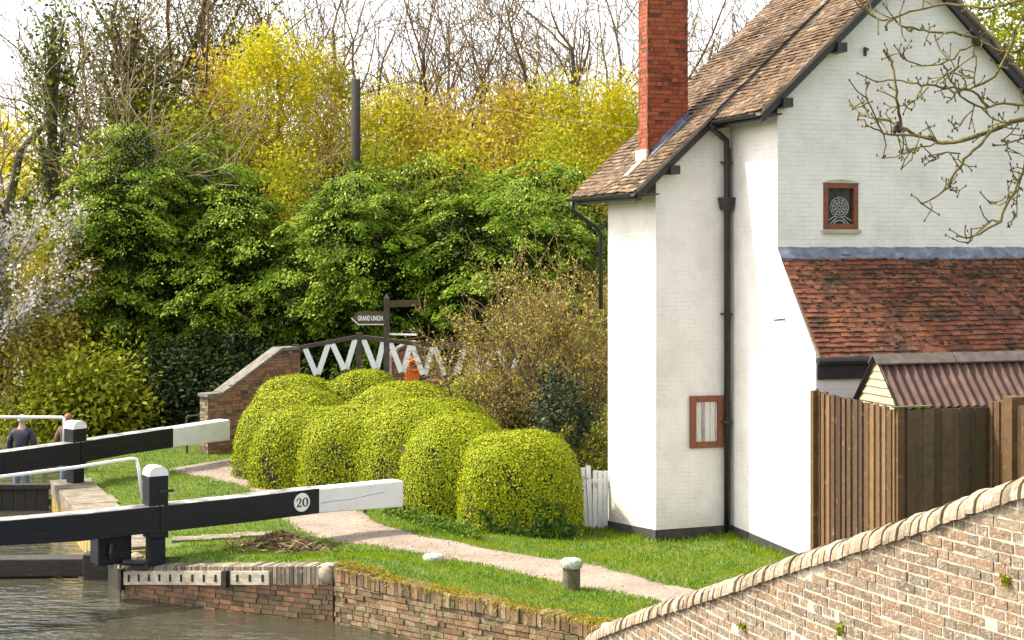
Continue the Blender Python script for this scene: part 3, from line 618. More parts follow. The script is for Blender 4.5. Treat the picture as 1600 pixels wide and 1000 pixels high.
def gate_near():
    root = thing('lock_gate', 'near black lock gate with number 20 on its long white tipped balance beam', 'lock gate', (-5.57, 25.0, 0))
    def st(px, yt, yb, Y): p = P(px, yt, Y); q = P(px, yb, Y); return (p.x, p.y, p.z, q.z)
    Ys = [(-215, 832, 873, 22.3), (-110, 822, 862, 23.0), (0, 812, 850, 23.75), (120, 802, 843, 24.35), (243, 789, 829, 25.0), (370, 776, 815, 25.95), (490, 762, 800, 26.9), (622, 749.5, 790, 27.9)]
    b, t = beam(root, [st(*q) for q in Ys], 6)
    # the pale top edge is a strip coloured as a sunlit highlight
    A = st(*Ys[6]); B = st(*Ys[5]); d = Vector((A[0] - B[0], A[1] - B[1], 0)).normalized(); nrm = Vector((d.y, -d.x, 0))
    # number disc
    cpx, cpy = 462, 783; u = (490 - cpx) / (490 - 370); c = Vector((A[0] + (B[0] - A[0]) * u, A[1] + (B[1] - A[1]) * u, 0)); Yc = c.y
    c.z = H - (cpy - HY) / F * Yc; slope = ((A[2] - B[2]) / Vector((A[0] - B[0], A[1] - B[1], 0)).length); ex = (d + UZ * slope).normalized(); ez = ex.cross(-nrm).normalized() * -1
    if ez.z < 0: ez = -ez
    face = c + nrm * .173
    md = MB(); k = 36; r = .155; vs = [face + nrm * .004 + (ex * math.cos(2 * math.pi * i / k) + ez * math.sin(2 * math.pi * i / k)) * r for i in range(k)] + [face + nrm * .012 + (ex * math.cos(2 * math.pi * i / k) + ez * math.sin(2 * math.pi * i / k)) * r * .97 for i in range(k)]
    md.add(vs, [tuple(range(k, 2 * k))] + [(i, (i + 1) % k, (i + 1) % k + k, i + k) for i in range(k)]); disc = md.build('number_plate', M['capwhite'], b)
    mn = MB()
    def stroke(pts, ws, ox):                 # pen strokes of varying width
        L = []; Rr = []
        for i, (x, y) in enumerate(pts):
            x0, y0 = pts[max(i - 1, 0)]; x1, y1 = pts[min(i + 1, len(pts) - 1)]; dx, dy = x1 - x0, y1 - y0; l = math.hypot(dx, dy) or 1; nx_, ny_ = -dy / l, dx / l
            L.append((x + nx_ * ws[i] / 2, y + ny_ * ws[i] / 2)); Rr.append((x - nx_ * ws[i] / 2, y - ny_ * ws[i] / 2))
        q = lambda p, h: face + nrm * h + ex * (p[0] + ox) + ez * p[1]
        for i in range(len(pts) - 1):
            mn.add([q(L[i], .0165), q(L[i + 1], .0165), q(Rr[i + 1], .0165), q(Rr[i], .0165), q(L[i], .011), q(L[i + 1], .011), q(Rr[i + 1], .011), q(Rr[i], .011)], [(0, 1, 2, 3), (0, 4, 5, 1), (3, 2, 6, 7)])
    two = [(-.036, .028), (-.040, .040), (-.030, .058), (-.008, .070), (.016, .066), (.032, .048), (.032, .026), (.018, .002), (-.008, -.030), (-.042, -.060)]
    stroke(two, [.026, .022, .014, .013, .020, .027, .026, .022, .017, .014], -.062)
    stroke([(-.046, -.064), (-.015, -.056), (.018, -.066), (.036, -.060), (.044, -.034)], [.012, .024, .024, .020, .008], -.062)
    z = [(.043 * math.sin(2 * math.pi * i / 28), .070 * math.cos(2 * math.pi * i / 28)) for i in range(29)]
    stroke(z, [.011 + .021 * abs(math.sin(2 * math.pi * i / 28)) ** 1.4 for i in range(29)], .060)
    mn.build('number', M['black'], b)
    # crack along the white tip, little bolt heads underneath
    mk = MB(); a5, a6 = st(*Ys[6]), st(*Ys[7]); dd = Vector((a6[0] - a5[0], a6[1] - a5[1], 0)); Lt = dd.length; dd.normalize(); nn = Vector((dd.y, -dd.x, 0)); base = Vector((a5[0], a5[1], 0)) + nn * .1735; zt5 = a5[3] + .165
    pp = [(.05, .0), (.30, .014), (.55, .012), (.75, .02), (1.05, .055), (1.3, .07)]
    for (x0, z0), (x1, z1) in zip(pp[:-1], pp[1:]):
        mk.add([base + dd * x0 + UZ * (zt5 + z0 - .004), base + dd * x1 + UZ * (zt5 + z1 - .004), base + dd * x1 + UZ * (zt5 + z1 + .004), base + dd * x0 + UZ * (zt5 + z0 + .004)], [(0, 1, 2, 3)])
    mk.build('paint_crack', M['greywood'], t)
    ml = MB()
    for x in (.95, 1.75):
        ml = MB(); ml.box(Vector((a5[0], a5[1], 0)) + dd * x + UZ * (a5[3] + (a6[3] - a5[3]) * x / Lt - .03) + nn * .1, (.022, 0, 0), (0, .022, 0), (0, 0, .035)); ml.build('bolt', M['iron'], root)
    dome_post(root, -5.57, 25.0, -.05, P(243, 727, 25).z, .155, R(32), .15)
    # lower narrower shank and heel block
    mb = MB(); mb.box((-6.28, 25.05, .24), Vector((.84, .54, 0)) * .27, Vector((-.54, .84, 0)) * .2, (0, 0, .28)); mb.build('heel_post', M['beamblack'], root, bevel=.02)
    mi = MB(); mi.tube([(-6.2, 24.79, .30), (-6.2, 24.74, .18), (-6.2, 24.79, .06)], .03, 8); mi.build('strap', M['iron'], root); mi = MB(); mi.tube([(-6.05, 24.85, .0), (-5.72, 24.92, -.02)], .05, 8)
    mi.box((-5.8, 25.0, -.06), (.14, 0, 0), (0, .10, 0), (0, 0, .06)); mi.box((-5.38, 24.93, P(270, 766, 25).z), (.10, .05, 0), (-.01, .02, 0), (0, 0, .02)); mi.build('iron_collar', M['iron'], root)
    e0 = P(-205, 850, 22.4); m0 = MB(); m0.box((e0.x, e0.y, -.1), Vector((.84, .54, 0)) * .16, Vector((-.54, .84, 0)) * .16, (0, 0, 1.0)); m0.build('mitre_post', M['beamblack'], root, bevel=.015)
    # hand rail above the beam
    mr = MB(); yr = 24.85
    mr.tube([P(-200, 846, 22.6), P(-196, 768, 22.6), P(-110, 757, 23.2), P(0, 745, 23.9), P(120, 730, 24.6), P(205, 716.5, 25.15), P(213, 717, 25.2), P(216, 728, 25.2), P(224, 786, 25.15)], .026, 8); mr.build('hand_rail', M['capwhite'], root, smooth=True)
    # leaf of the gate swung back under the beam, and the breast timber over the water
    mt = MB(); mt.box((-8.85, 26.72, -.43), (2.30, .10, 0), (-.012, .20, 0), (0, 0, .15)); mt.build('breast_timber', M['wetwood'], root, bevel=.02)
    mp = MB(); mp.box((-6.75, 26.62, -.42), (.36, .02, 0), (-.01, .16, 0), (0, 0, .24)); mp.box((-6.35, 25.95, -.42), (.10, .05, 0), (-.2, .42, 0), (0, 0, .30)); mp.build('hollow_quoin', M['wetwood'], root, bevel=.02)
gate_near()

def gate_far():
    root = thing('lock_gate', 'far black lock gate with plain white tipped balance beam sloping toward the brick bridge wall', 'lock gate', (-9.06, 33.2, 0))
    def st(px, yt, yb, Y): p = P(px, yt, Y); q = P(px, yb, Y); return (p.x, p.y, p.z, q.z)
    Ys = [(-190, 732, 765, 30.2), (-90, 718, 750, 31.2), (0, 706, 740, 32.0), (118, 690, 722, 33.2), (190, 679, 709, 34.2), (262, 668.5, 698, 35.2), (351, 655, 687, 36.6)]
    beam(root, [st(*q) for q in Ys], 5, thick=.18)
    dome_post(root, -9.06, 33.2, -.05, P(118, 657, 33.2).z, .165, R(50), .16)
    mr = MB(); mr.tube([P(-172, 745, 31.6), P(-170, 652, 31.6), P(-90, 652, 32.6), P(0, 652, 33.3), P(60, 652, 33.4), P(97, 652, 33.5), P(100, 654, 33.5), P(100, 694, 33.3)], .036, 8); mr.build('hand_rail', M['capwhite'], root, smooth=True)
    e0 = P(-180, 740, 30.3); m0 = MB(); m0.box((e0.x, e0.y, .0), (.17, 0, 0), (0, .17, 0), (0, 0, 1.1)); m0.build('mitre_post', M['beamblack'], root, bevel=.015)
    mg = MB()
    for i in range(16):
        x = -9.72 - .24 * i; mg.box((x - .12, 33.55 - .0 * i, -1.3), (.115, 0, 0), (0, .04 + .004 * rnd.random(), 0), (0, 0, 1.2))
    mg.build('gate_planks', M['wetwood'], root)
    for zz, hy, hz in ((-.11, .10, .05), (-.75, .12, .11)): mt = MB(); mt.box((-11.5, 33.50, zz), (1.85, 0, 0), (0, hy, 0), (0, 0, hz)); mt.build('gate_rail', M['wetwood'], root, bevel=.01)
    mf = MB(); mf.box((-11.2, 34.75, -.50), (2.0, 0, 0), (0, .75, 0), (0, 0, .05)); mf.build('footboard', M['wetwood'], root)
gate_far()

# ------------------------------------------------------------------ people at the far gate
def skin_obj(name, nodes, edges, mat, parent=None, origin=None, sub=2):
    me = bpy.data.meshes.new(name); me.from_pydata([n[0] for n in nodes], edges, []); me.materials.append(mat)
    o = link(me, name, parent, origin); sk = o.modifiers.new('skin', 'SKIN'); sk.use_smooth_shade = True
    if not me.skin_vertices: me.skin_vertices.new()
    for i, n in enumerate(nodes):
        r = n[1] if hasattr(n[1], '__len__') else (n[1], n[1]); me.skin_vertices[0].data[i].radius = r
    me.skin_vertices[0].data[0].use_root = True
    sb = o.modifiers.new('sub', 'SUBSURF'); sb.levels = sb.render_levels = sub
    return o
def person(name, label, x, y, z0, hgt, coat, legs, hair, face=1, cap=None, lean=0.0):
    k = hgt / 1.70
    q = lambda a, b, c: (x + a * k, y + (b + lean * max(0, c - .95)) * k, z0 + c * k)
    root_nodes = [(q(0, 0, .92), (.12 * k, .085 * k)), (q(0, .0, 1.15), (.10 * k, .075 * k)), (q(0, .0, 1.36), (.10 * k, .075 * k)), (q(0, .01, 1.47), .058 * k), (q(0, .02, 1.54), (.072 * k, .082 * k)), (q(0, .02, 1.64), (.070 * k, .085 * k)),
                  (q(-.17, .01, 1.36), .045 * k), (q(-.27, .02, 1.12), .048 * k), (q(-.25, .12, .90), .038 * k), (q(-.24, .17, .82), (.028 * k, .045 * k)),
                  (q(.17, .01, 1.36), .045 * k), (q(.27, .02, 1.12), .048 * k), (q(.25, .12, .90), .038 * k), (q(.24, .17, .82), (.028 * k, .045 * k)),
                  (q(-.09, 0, .86), .088 * k), (q(-.10, .01, .48), .062 * k), (q(-.10, -.01, .09), .045 * k), (q(-.10, .13, .035), .036 * k),
                  (q(.09, 0, .86), .088 * k), (q(.10, .02, .48), .062 * k), (q(.10, .0, .09), .045 * k), (q(.10, .14, .035), .036 * k)]
    ed = [(0, 1), (1, 2), (2, 3), (3, 4), (4, 5), (2, 6), (6, 7), (7, 8), (8, 9), (2, 10), (10, 11), (11, 12), (12, 13), (0, 14), (14, 15), (15, 16), (16, 17), (0, 18), (18, 19), (19, 20), (20, 21)]
    skin = simple('skin', [(.3, (.40, .22, .15)), (.7, (.50, .30, .21))], 9, .5, 0)
    b = skin_obj('person', root_nodes, ed, skin, None, (x, y, z0)); tag(b, label, 'person', 'people at the far lock gate')
    # subtract origin handled by link(); clothing as children in the same frame
    jn = [(root_nodes[0][0], (.175 * k, .135 * k)), (root_nodes[1][0], (.168 * k, .13 * k)), (root_nodes[2][0], (.192 * k, .135 * k)), (q(0, .01, 1.45), .085 * k)] + [(root_nodes[i][0], root_nodes[i][1] * 1.6 if not hasattr(root_nodes[i][1], '__len__') else .05 * k) for i in (6, 7, 8)] + [(root_nodes[i][0], root_nodes[i][1] * 1.6) for i in (10, 11, 12)]
    skin_obj('jacket', jn, [(0, 1), (1, 2), (2, 3), (2, 4), (4, 5), (5, 6), (2, 7), (7, 8), (8, 9)], coat, b)
    tn = [(q(0, 0, .93), (.165 * k, .125 * k)), (root_nodes[14][0], .105 * k), (root_nodes[15][0], .080 * k), (q(-.10, -.01, .10), .068 * k), (root_nodes[18][0], .105 * k), (root_nodes[19][0], .080 * k), (q(.10, 0, .10), .068 * k)]
    skin_obj('jeans', tn, [(0, 1), (1, 2), (2, 3), (0, 4), (4, 5), (5, 6)], legs, b)
    hn = MB(); hc = Vector(q(0, .005, 1.615)); r = .098 * k
    prof = []
    vs = []; fs = []; nn, mm = 14, 8
    for i in range(mm):
        th = math.pi * .58 * i / (mm - 1)
        for j in range(nn): ph = 2 * math.pi * j / nn; vs.append(hc + Vector((r * math.sin(th) * math.cos(ph), (r * 1.12) * math.sin(th) * math.sin(ph), r * 1.12 * math.cos(th))))
    for i in range(mm - 1):
        for j in range(nn): a = i * nn + j; c = i * nn + (j + 1) % nn; fs.append((a, a + nn, c + nn, c))
    hn.add(vs, fs); hn.build('cap' if cap else 'hair', cap or hair, b, smooth=True)
    return b
navy = simple('navy_jacket', [(.3, (.012, .014, .022)), (.7, (.03, .034, .05))], 8, .7, .4, 12, dist=.03)
denim = simple('denim', [(.3, (.09, .14, .24)), (.7, (.20, .27, .40))], 9, .85, .2)
person('person', 'person in navy jacket, blue jeans and grey cap seen from behind at the lock', P(33, 700, 34.6).x, 34.6, -.45, 1.70, navy, denim, None, cap=simple('grey_cap', [(.3, (.32, .33, .35)), (.7, (.48, .49, .51))], 9, .8, .1), lean=.1)
person('person', 'person with reddish brown hair almost hidden behind the far gate post', P(106, 700, 35.1).x, 35.1, -.45, 1.68, simple('brown_coat', [(.3, (.10, .05, .03)), (.7, (.2, .11, .07))], 8, .8, .2), denim, simple('red_hair', [(.3, (.16, .06, .025)), (.7, (.30, .12, .05))], 30, .6, .3), lean=.05)

# ------------------------------------------------------------------ cottage
def tile_field(mb, fn, u0, u1, v0, v1, gauge=.10, tw=.165, th=.017, lap=.05, ulim=None):
    """fn(u, v) -> point on the slope, u along the eaves, v up the slope (metres); rows from the eaves up"""
    e = 1e-3; p00 = fn((u0 + u1) / 2, (v0 + v1) / 2); du = (fn((u0 + u1) / 2 + e, (v0 + v1) / 2) - p00).normalized(); dv = (fn((u0 + u1) / 2, (v0 + v1) / 2 + e) - p00).normalized(); n = du.cross(dv)
    if n.z < 0: n = -n
    row = 0; v = v0
    while v < v1 - .01:
        sag = lambda u: .012 * math.sin(u * 2.1 + row * .23)
        u = u0 - (tw / 2 if row % 2 else 0) - rnd.random() * .01
        while u < u1:
            a0 = max(u, u0) + .003; a1 = min(u + tw, u1) - .003; u += tw
            if a1 - a0 < .03: continue
            lo = v + rnd.gauss(0, .006); hi = min(v + gauge + lap, v1 + .02); lift = .026 + rnd.gauss(0, .005); tl = rnd.gauss(0, .004)
            A = fn(a0, lo) + n * (lift + tl + sag(a0)); B = fn(a1, lo) + n * (lift - tl + sag(a1)); C = fn(a1, hi) + n * .004; D = fn(a0, hi) + n * .004
            mb.hexa([A, B, C, D], [A + n * th, B + n * th, C + n * th, D + n * th])
        v += gauge; row += 1

def cottage():
    root = thing('cottage', 'white painted brick lock cottage with brown tiled roof and tall red chimney', 'cottage', HO(0, 0, 0))
    zD = lambda o: 7.46 + .95 * o                    # roof planes: near block and far block with the catslide
    zB = lambda o: 7.56 + .93 * o
    RO = 2.40                                        # ridge line
    # walls -----------------------------------------------------------------
    mw = MB()
    def wq(a, b, za0, za1, zb0, zb1, u0):            # wall quad between plan points (o,c): bottom/top heights at both ends
        pa, pb = HO(*a, 0), HO(*b, 0); L = (pb - pa).length
        mw.quad([pa + UZ * za0, pb + UZ * zb0, pb + UZ * zb1, pa + UZ * za1], [(u0, za0), (u0 + L, zb0), (u0 + L, zb1), (u0, za1)]); return u0 + L
    z0 = -.6
    zA = zB(-1.39) - .10
    u = wq((-1.39, 2.32), (-1.39, 0), z0, zA, z0, zA, 0)                                    # A and its hidden run
    u = wq((-1.39, 0), (0, 0), z0, zA, z0, zB(0) - .10, u)                                 # B, shaded
    zC = zD(0) - .10
    # C as polygon: full height to c=-1.78, then lean-to rake down to c=-3.09
    pts = [(0, z0), (-3.09, z0), (-3.09, 3.26), (-1.78, 4.86), (-1.78, zC), (0, zC)]
    mw.quad([HO(0, c, z) for c, z in pts], [(u - c, z) for c, z in pts]); u += 3.09
    # D gable
    WO = 4.76
    pts = [(0, 3.0), (WO, 3.0), (WO, zD(0) - .1), (RO, zD(RO) - .1), (0, zD(0) - .1)]
    # window opening in D: cut with surrounding quads
    wl, wr, wb, wt = .823, 1.467, 5.19, 5.95
    def dq(a):
        mw.quad([HO(o, -1.78, z) for o, z in a], [(20 + o, z) for o, z in a])
    dq([(0, 3.0), (WO, 3.0), (WO, wb), (0, wb)]); dq([(0, wb), (wl, wb), (wl, wt), (0, wt)]); dq([(wr, wb), (WO, wb), (WO, wt), (wr, wt)])
    dq([(0, wt), (WO, wt), (WO, zD(0) - .1), (RO, zD(RO) - .1), (0, zD(0) - .1)])
    for a, b in (((wl, wb), (wl, wt)), ((wl, wt), (wr, wt)), ((wr, wt), (wr, wb)), ((wr, wb), (wl, wb))):
        mw.quad([HO(a[0], -1.78, a[1]), HO(b[0], -1.78, b[1]), HO(b[0], -1.66, b[1]), HO(a[0], -1.66, a[1])], [(0, 0), (1, 0), (1, .1), (0, .1)])
    wq((WO, -1.78), (WO, 2.32), z0, zD(0) - .1, z0, zD(0) - .1, 40)
    mw.quad([HO(o, 2.32, z) for o, z in ((WO, z0), (-1.39, z0), (-1.39, zA), (RO, zB(RO) - .12), (WO, zD(0) - .1))], [(50 - o, z) for o, z in ((WO, z0), (-1.39, z0), (-1.39, zA), (RO, zB(RO) - .12), (WO, zD(0) - .1))])
    # lean-to front wall
    wq((0, -3.09), (5.6, -3.09), z0, 3.2, z0, 3.2, 60)
    mw.build('wall', M['wall'], root)
    # dark plinth, following the ground
    mp = MB()
    def pl(a, b, za, zb, k=.012):
        pa, pb = HO(*a, 0), HO(*b, 0); d = (pb - pa).normalized(); n = Vector((d.y, -d.x, 0)) * k
        mp.hexa([pa + n + UZ * -.7, pb + n + UZ * -.7, pb - n + UZ * -.7, pa - n + UZ * -.7], [pa + n + UZ * za, pb + n + UZ * zb, pb - n + UZ * zb, pa - n + UZ * za])
    pl((-1.39, 2.32), (-1.39, -.012), -.13, .09); pl((-1.40, 0), (-.013, 0), .09, .11); pl((0, -.013), (0, -3.09), .11, .07)
    mp.build('plinth', M['plinth'], root)
    # roofs -------------------------------------------------------------------
    mr = MB()
    kd = math.hypot(1, .95); kb = math.hypot(1, .93)
    fD = lambda uu, vv: HO(-.42 + vv / kd, uu, zD(-.42 + vv / kd)); fB = lambda uu, vv: HO(-1.88 + vv / kb, uu, zB(-1.88 + vv / kb))
    tile_field(mr, fD, -2.04, -.27, 0, (RO + .42) * kd); tile_field(mr, fB, -.26, 3.0, 0, (RO + 1.88) * kb)
    roof = mr.build('roof', M['tile'], root)
    ms = MB()                                       # boarding under the tiles and the far slope
    def slab(o0, o1, c0, c1, zf, t=.06, d=.0):
        ms.hexa([HO(o0, c0, zf(o0) - t - d), HO(o1, c0, zf(o1) - t - d), HO(o1, c1, zf(o1) - t - d), HO(o0, c1, zf(o0) - t - d)], [HO(o0, c0, zf(o0) - d), HO(o1, c0, zf(o1) - d), HO(o1, c1, zf(o1) - d), HO(o0, c1, zf(o0) - d)])
    slab(-.42, RO, -2.02, -.28, zD); slab(-1.86, RO, -.24, 2.98, zB)
    zR = lambda o: zD(2 * RO - o); slab(RO + .004, WO + .45, -2.02, 3, zR)
    ms.build('roof_boarding', M['verge'], roof)
    mt2 = MB(); fR = lambda uu, vv: HO(WO + .45 - vv / kd, uu, zR(WO + .45 - vv / kd)); tile_field(mt2, fR, -2.04, 2.9, 0, 3.2); mt2.build('right_slope', M['tile'], roof)
    # verges: pale undercloak and black barge boards
    mv = MB(); mbk = MB()
    def verge(o0, o1, c, zf, flip=1):
        for (m, dz0, dz1, c0, c1) in ((mv, -.035, .035, c - .03, c + .03), (mbk, -.20, -.045, c + .02, c + .06)):
            m.hexa([HO(o0, c0, zf(o0) + dz0), HO(o1, c0, zf(o1) + dz0), HO(o1, c1, zf(o1) + dz0), HO(o0, c1, zf(o0) + dz0)], [HO(o0, c0, zf(o0) + dz1), HO(o1, c0, zf(o1) + dz1), HO(o1, c1, zf(o1) + dz1), HO(o0, c1, zf(o0) + dz1)])
        # soffit between verge and gable
    verge(-.40, RO, -2.03, zD); verge(RO + .003, WO + .42, -2.03, zR); verge(-1.84, -.40, -.25, zB)
    mv.build('undercloak', M['verge'], roof); mbk.build('barge_board', M['black'], roof)
    # purlin ends poking out beneath the verge
    for o, c, zf in ((-.02, -1.78, zD), (.95, -1.78, zD), (3.62, -1.78, zR), (-1.22, 0, zB)):
        m = MB(); m.box(HO(o + .07, c - .14, zf(o) - .22), DO * .085, DC * .15, UZ * .075); m.build('purlin_end', M['iron'], root)
    # step between the two roofs: dark line
    # gutters and pipes
    mg = MB()
    def gutter(c0, c1, o, z, drop=.0):
        n = 8; k = 10
        for i in range(k):
            a = c0 + (c1 - c0) * i / k; b = c0 + (c1 - c0) * (i + 1) / k; za = z - drop * i / k; zb = z - drop * (i + 1) / k
            for j in range(n):
                t0 = math.pi + math.pi * j / n; t1 = math.pi + math.pi * (j + 1) / n; r = .058; r2 = .05
                mg.add([HO(o + r * math.cos(t0), a, za + r * math.sin(t0)), HO(o + r * math.cos(t1), a, za + r * math.sin(t1)), HO(o + r * math.cos(t1), b, zb + r * math.sin(t1)), HO(o + r * math.cos(t0), b, zb + r * math.sin(t0)),
                        HO(o + r2 * math.cos(t0), a, za + r2 * math.sin(t0)), HO(o + r2 * math.cos(t1), a, za + r2 * math.sin(t1)), HO(o + r2 * math.cos(t1), b, zb + r2 * math.sin(t1)), HO(o + r2 * math.cos(t0), b, zb + r2 * math.sin(t0))], [(0, 1, 2, 3), (7, 6, 5, 4)])
    gutter(-2.02, -.15, -.46, zD(-.42) - .02); mg.build('gutter', M['black'], root)
    mg = MB(); gutter(-.28, 3.0, -1.93, zB(-1.88) - .015, -.0); mg.build('gutter', M['black'], root)
    for c_, hc, o1_, o2_, z_ in ((-1.0, .95, -.31, -.16, zD(-.42)), (1.3, 1.58, -1.80, -1.6, zB(-1.88))):
        mf = MB(); mf.box(HO(o1_, c_, z_ - .06), DO * .03, DC * hc, UZ * .072); mf.build('fascia', M['black'], root)
        mo = MB(); mo.box(HO(o2_, c_, z_ - .02), DO * .16, DC * hc, UZ * .012); mo.build('soffit', M['plinth'], root)
    md = MB()
    top = HO(-.46, -.22, zD(-.42) - .08); el = HO(-.125, -.10, 6.73)
    md.lathe(top - UZ * .06, [(.07, 0), (.07, .10)], 12)
    md.tube([top, top - UZ * .06, top - UZ * .10 + DO * .06, el + UZ * .05 - DO * .07, el, el - UZ * .08, HO(-.125, -.10, 5.7), HO(-.125, -.10, .0)], .047, 12)
    dp = md.build('downpipe', M['black'], root, smooth=True)
    mh = MB(); c = HO(-.13, -.11, 5.64); mh.hexa([c + DO * a * .09 + DC * b * .075 - UZ * .11 for a, b in ((-1, -1), (1, -1), (1, 1), (-1, 1))], [c + DO * a * .13 + DC * b * .095 + UZ * .11 for a, b in ((-1, -1), (1, -1), (1, 1), (-1, 1))]); mh.build('hopper', M['iron'], dp)
    mk = MB()
    for z in (6.35, 3.75, 1.9): mk = MB(); mk.box(HO(-.125, -.09, z), DO * .085, DC * .06, UZ * .018); mk.build('pipe_clip', M['iron'], dp)
    m2 = MB(); m2.tube([HO(-.035, -.05, 6.6), HO(-.035, -.05, .1)], .017, 8); m2.build('waste_pipe', M['verge'], root)
    m3 = MB(); e = HO(-1.93, 2.75, zB(-1.88) - .07); m3.tube([e, e - UZ * .14, e - UZ * .20 + DO * .05, e - UZ * .50 + DO * .50, e - UZ * .62 + DO * .56, e - UZ * 2 + DO * .56], .04, 10); m3.build('downpipe', M['black'], root, smooth=True)
    # chimney ------------------------------------------------------------------
    mc = MB(); o0, o1, c0, c1 = -1.22, -.455, .80, 1.24; q = lambda o, c: tuple(HO(o, c, 0).xy)
    for a, b in ((q(o0, c0), q(o1, c0)), (q(o1, c0), q(o1, c1)), (q(o1, c1), q(o0, c1)), (q(o0, c1), q(o0, c0))):
        brick_strip(mc, [a, b], lambda t: 6.0, lambda t: 10.4, gauge=.075, blen=.22, jitter=.003, back=.06, depth=.05, headers=.6, recess=.004)
    ch = mc.build('chimney', [M['redbrick'], M['redmortar']], roof)
    mcap = MB()
    for i in range(3): mcap.box(HO((o0 + o1) / 2, (c0 + c1) / 2, 10.42 + .08 * i), DO * (.41 + .03 * i), DC * (.25 + .03 * i), UZ * .038)
    mcap.build('chimney_cap', M['redbrick'], roof)
    ml = MB()
    for i in range(9):                               # stepped lead up the near face
        oa = o0 + (o1 - o0) * i / 9; ob = o0 + (o1 - o0) * (i + 1.15) / 9; z = zB(oa) ; zz = rnd.gauss(.10, .02)
        if i >= 1: ml.box(HO((oa + ob) / 2, c0 - .018, z + .05 + zz / 2), DO * (ob - oa) / 2 + UZ * .035, DC * .008, UZ * (.055 + zz / 2))
        ml.box(HO((oa + ob) / 2, c0 - .09, zB((oa + ob) / 2) + .055), DO * (ob - oa) / 2 + UZ * .93 * (ob - oa) / 2, DC * .085, UZ * .008 - DO * .007)
    ml.build('lead_flashing', M['lead'], roof)
    mm = MB(); mm.box(HO(o0 - .03, 1.0, zB(o0) + .09), DO * .02, DC * .26, UZ * .10); mm.box(HO(o0 - .18, .93, zB(o0 - .18) + .06), (DO + UZ * .93) * .17, DC * .10, UZ * .012); mm.build('mortar_fillet', M['fender'], roof)
    # dark strip up the step of the roof
    mv2 = MB(); mv2.hexa([HO(-.45, -.30, zD(-.45) + .02), HO(RO, -.30, zD(RO) + .02), HO(RO, -.265, zD(RO) + .02), HO(-.45, -.265, zD(-.45) + .02)], [HO(-.45, -.30, zD(-.45) + .045), HO(RO, -.30, zD(RO) + .045), HO(RO, -.265, zB(RO) - .0), HO(-.45, -.265, zB(-.45) - .0)]); mv2.build('roof_step_strip', M['black'], roof)
    # windows -------------------------------------------------------------------
    def frame(name, o0, o1, c, zb, zt, fw, depth):
        m = MB(); s = depth
        for a0, a1, b0, b1 in ((o0, o0 + fw, zb, zt), (o1 - fw, o1, zb, zt), (o0 + fw, o1 - fw, zb, zb + fw), (o0 + fw, o1 - fw, zt - fw, zt)):
            m.box(HO((a0 + a1) / 2, c, (b0 + b1) / 2), DO * (a1 - a0) / 2, DC * s, UZ * (b1 - b0) / 2)
        return m.build(name, M['frame'], root, bevel=.006)
    f1 = frame('window', wl + .004, wr - .004, -1.74, wb + .004, wt - .004, .085, .05)
    m = MB(); m.box(HO((wl + wr) / 2, -1.715, (wb + wt) / 2), DO * .26, DC * .006, UZ * .32); m.build('pane', M['glass'], f1)
    m = MB(); cc = ((wl + wr) / 2, (wb + wt) / 2 - .02); pt = lambda x, z, h=0: HO(cc[0] + x, -1.728 - h, cc[1] + z)
    for rr in (.165, .125, .08): m.tube([pt(rr * math.cos(2 * math.pi * i / 24), rr * math.sin(2 * math.pi * i / 24)) for i in range(25)], .009, 6)
    for i in range(10): a = 2 * math.pi * i / 10; m.tube([pt(.02 * math.cos(a), .02 * math.sin(a)), pt(.16 * math.cos(a + .4), .16 * math.sin(a + .4))], .007, 5)
    for sx in (-1, 1):
        m.tube([pt(sx * .05, -.17), pt(sx * .2, -.30)], .012, 5); m.tube([pt(sx * .09, -.15), pt(sx * .225, -.22)], .010, 5)
    m.tube([pt(.11 * math.cos(math.pi * i / 8), -.31 + .10 * math.sin(math.pi * i / 8)) for i in range(9)], .012, 6)
    m.build('leaded_roundel', simple('pewter', [(.3, (.16, .16, .145)), (.7, (.42, .41, .37))], 20, .5, .2), f1)
    m = MB(); k = 8; ow = (wr - wl) / 2 + .02
    for i in range(k):                               # flat arch above
        a, b = -ow + 2 * ow * i / k, -ow + 2 * ow * (i + 1) / k; za = lambda x: wt + .055 * (1 - (x / ow) ** 2)
        oc = (wl + wr) / 2; m.hexa([HO(oc + a, -1.80, wt - .002), HO(oc + b, -1.80, wt - .002), HO(oc + b, -1.70, wt - .002), HO(oc + a, -1.70, wt - .002)], [HO(oc + a, -1.80, za(a) + .004), HO(oc + b, -1.80, za(b) + .004), HO(oc + b, -1.70, za(b) + .004), HO(oc + a, -1.70, za(a) + .004)])
    m.build('arch', M['cream'], f1)
    m = MB(); m.box(HO((wl + wr) / 2, -1.81, wb - .035), DO * .34, DC * .04, UZ * .03); m.build('sill', M['cream'], f1)
    # lower window in the shaded wall
    xl, xr, zb_, zt_ = -.775, -.165, 1.46, 2.35
    f2 = frame('window', xl, xr, -.02, zb_, zt_, .105, .045)
    m = MB(); m.box(HO((xl + xr) / 2, -.0035, (zb_ + zt_) / 2), DO * .21, DC * .002, UZ * .35); m.build('dark_room', M['dark'], f2)
    m = MB(); k = 40
    for a0, a1 in ((xl + .10, xl + .21), (xl + .275, xr - .10)):
        for i in range(k):
            t0, t1 = i / k, (i + 1) / k; fo = lambda t: -.012 + .006 * math.sin(t * (a1 - a0) * 130) + .003 * math.sin(t * 17)
            m.add([HO(a0 + (a1 - a0) * t0, fo(t0), zb_ + .1), HO(a0 + (a1 - a0) * t1, fo(t1), zb_ + .1), HO(a0 + (a1 - a0) * t1, fo(t1), zt_ - .1), HO(a0 + (a1 - a0) * t0, fo(t0), zt_ - .1)], [(0, 1, 2, 3)])
    m.build('curtain', M['curtain'], f2, smooth=True)
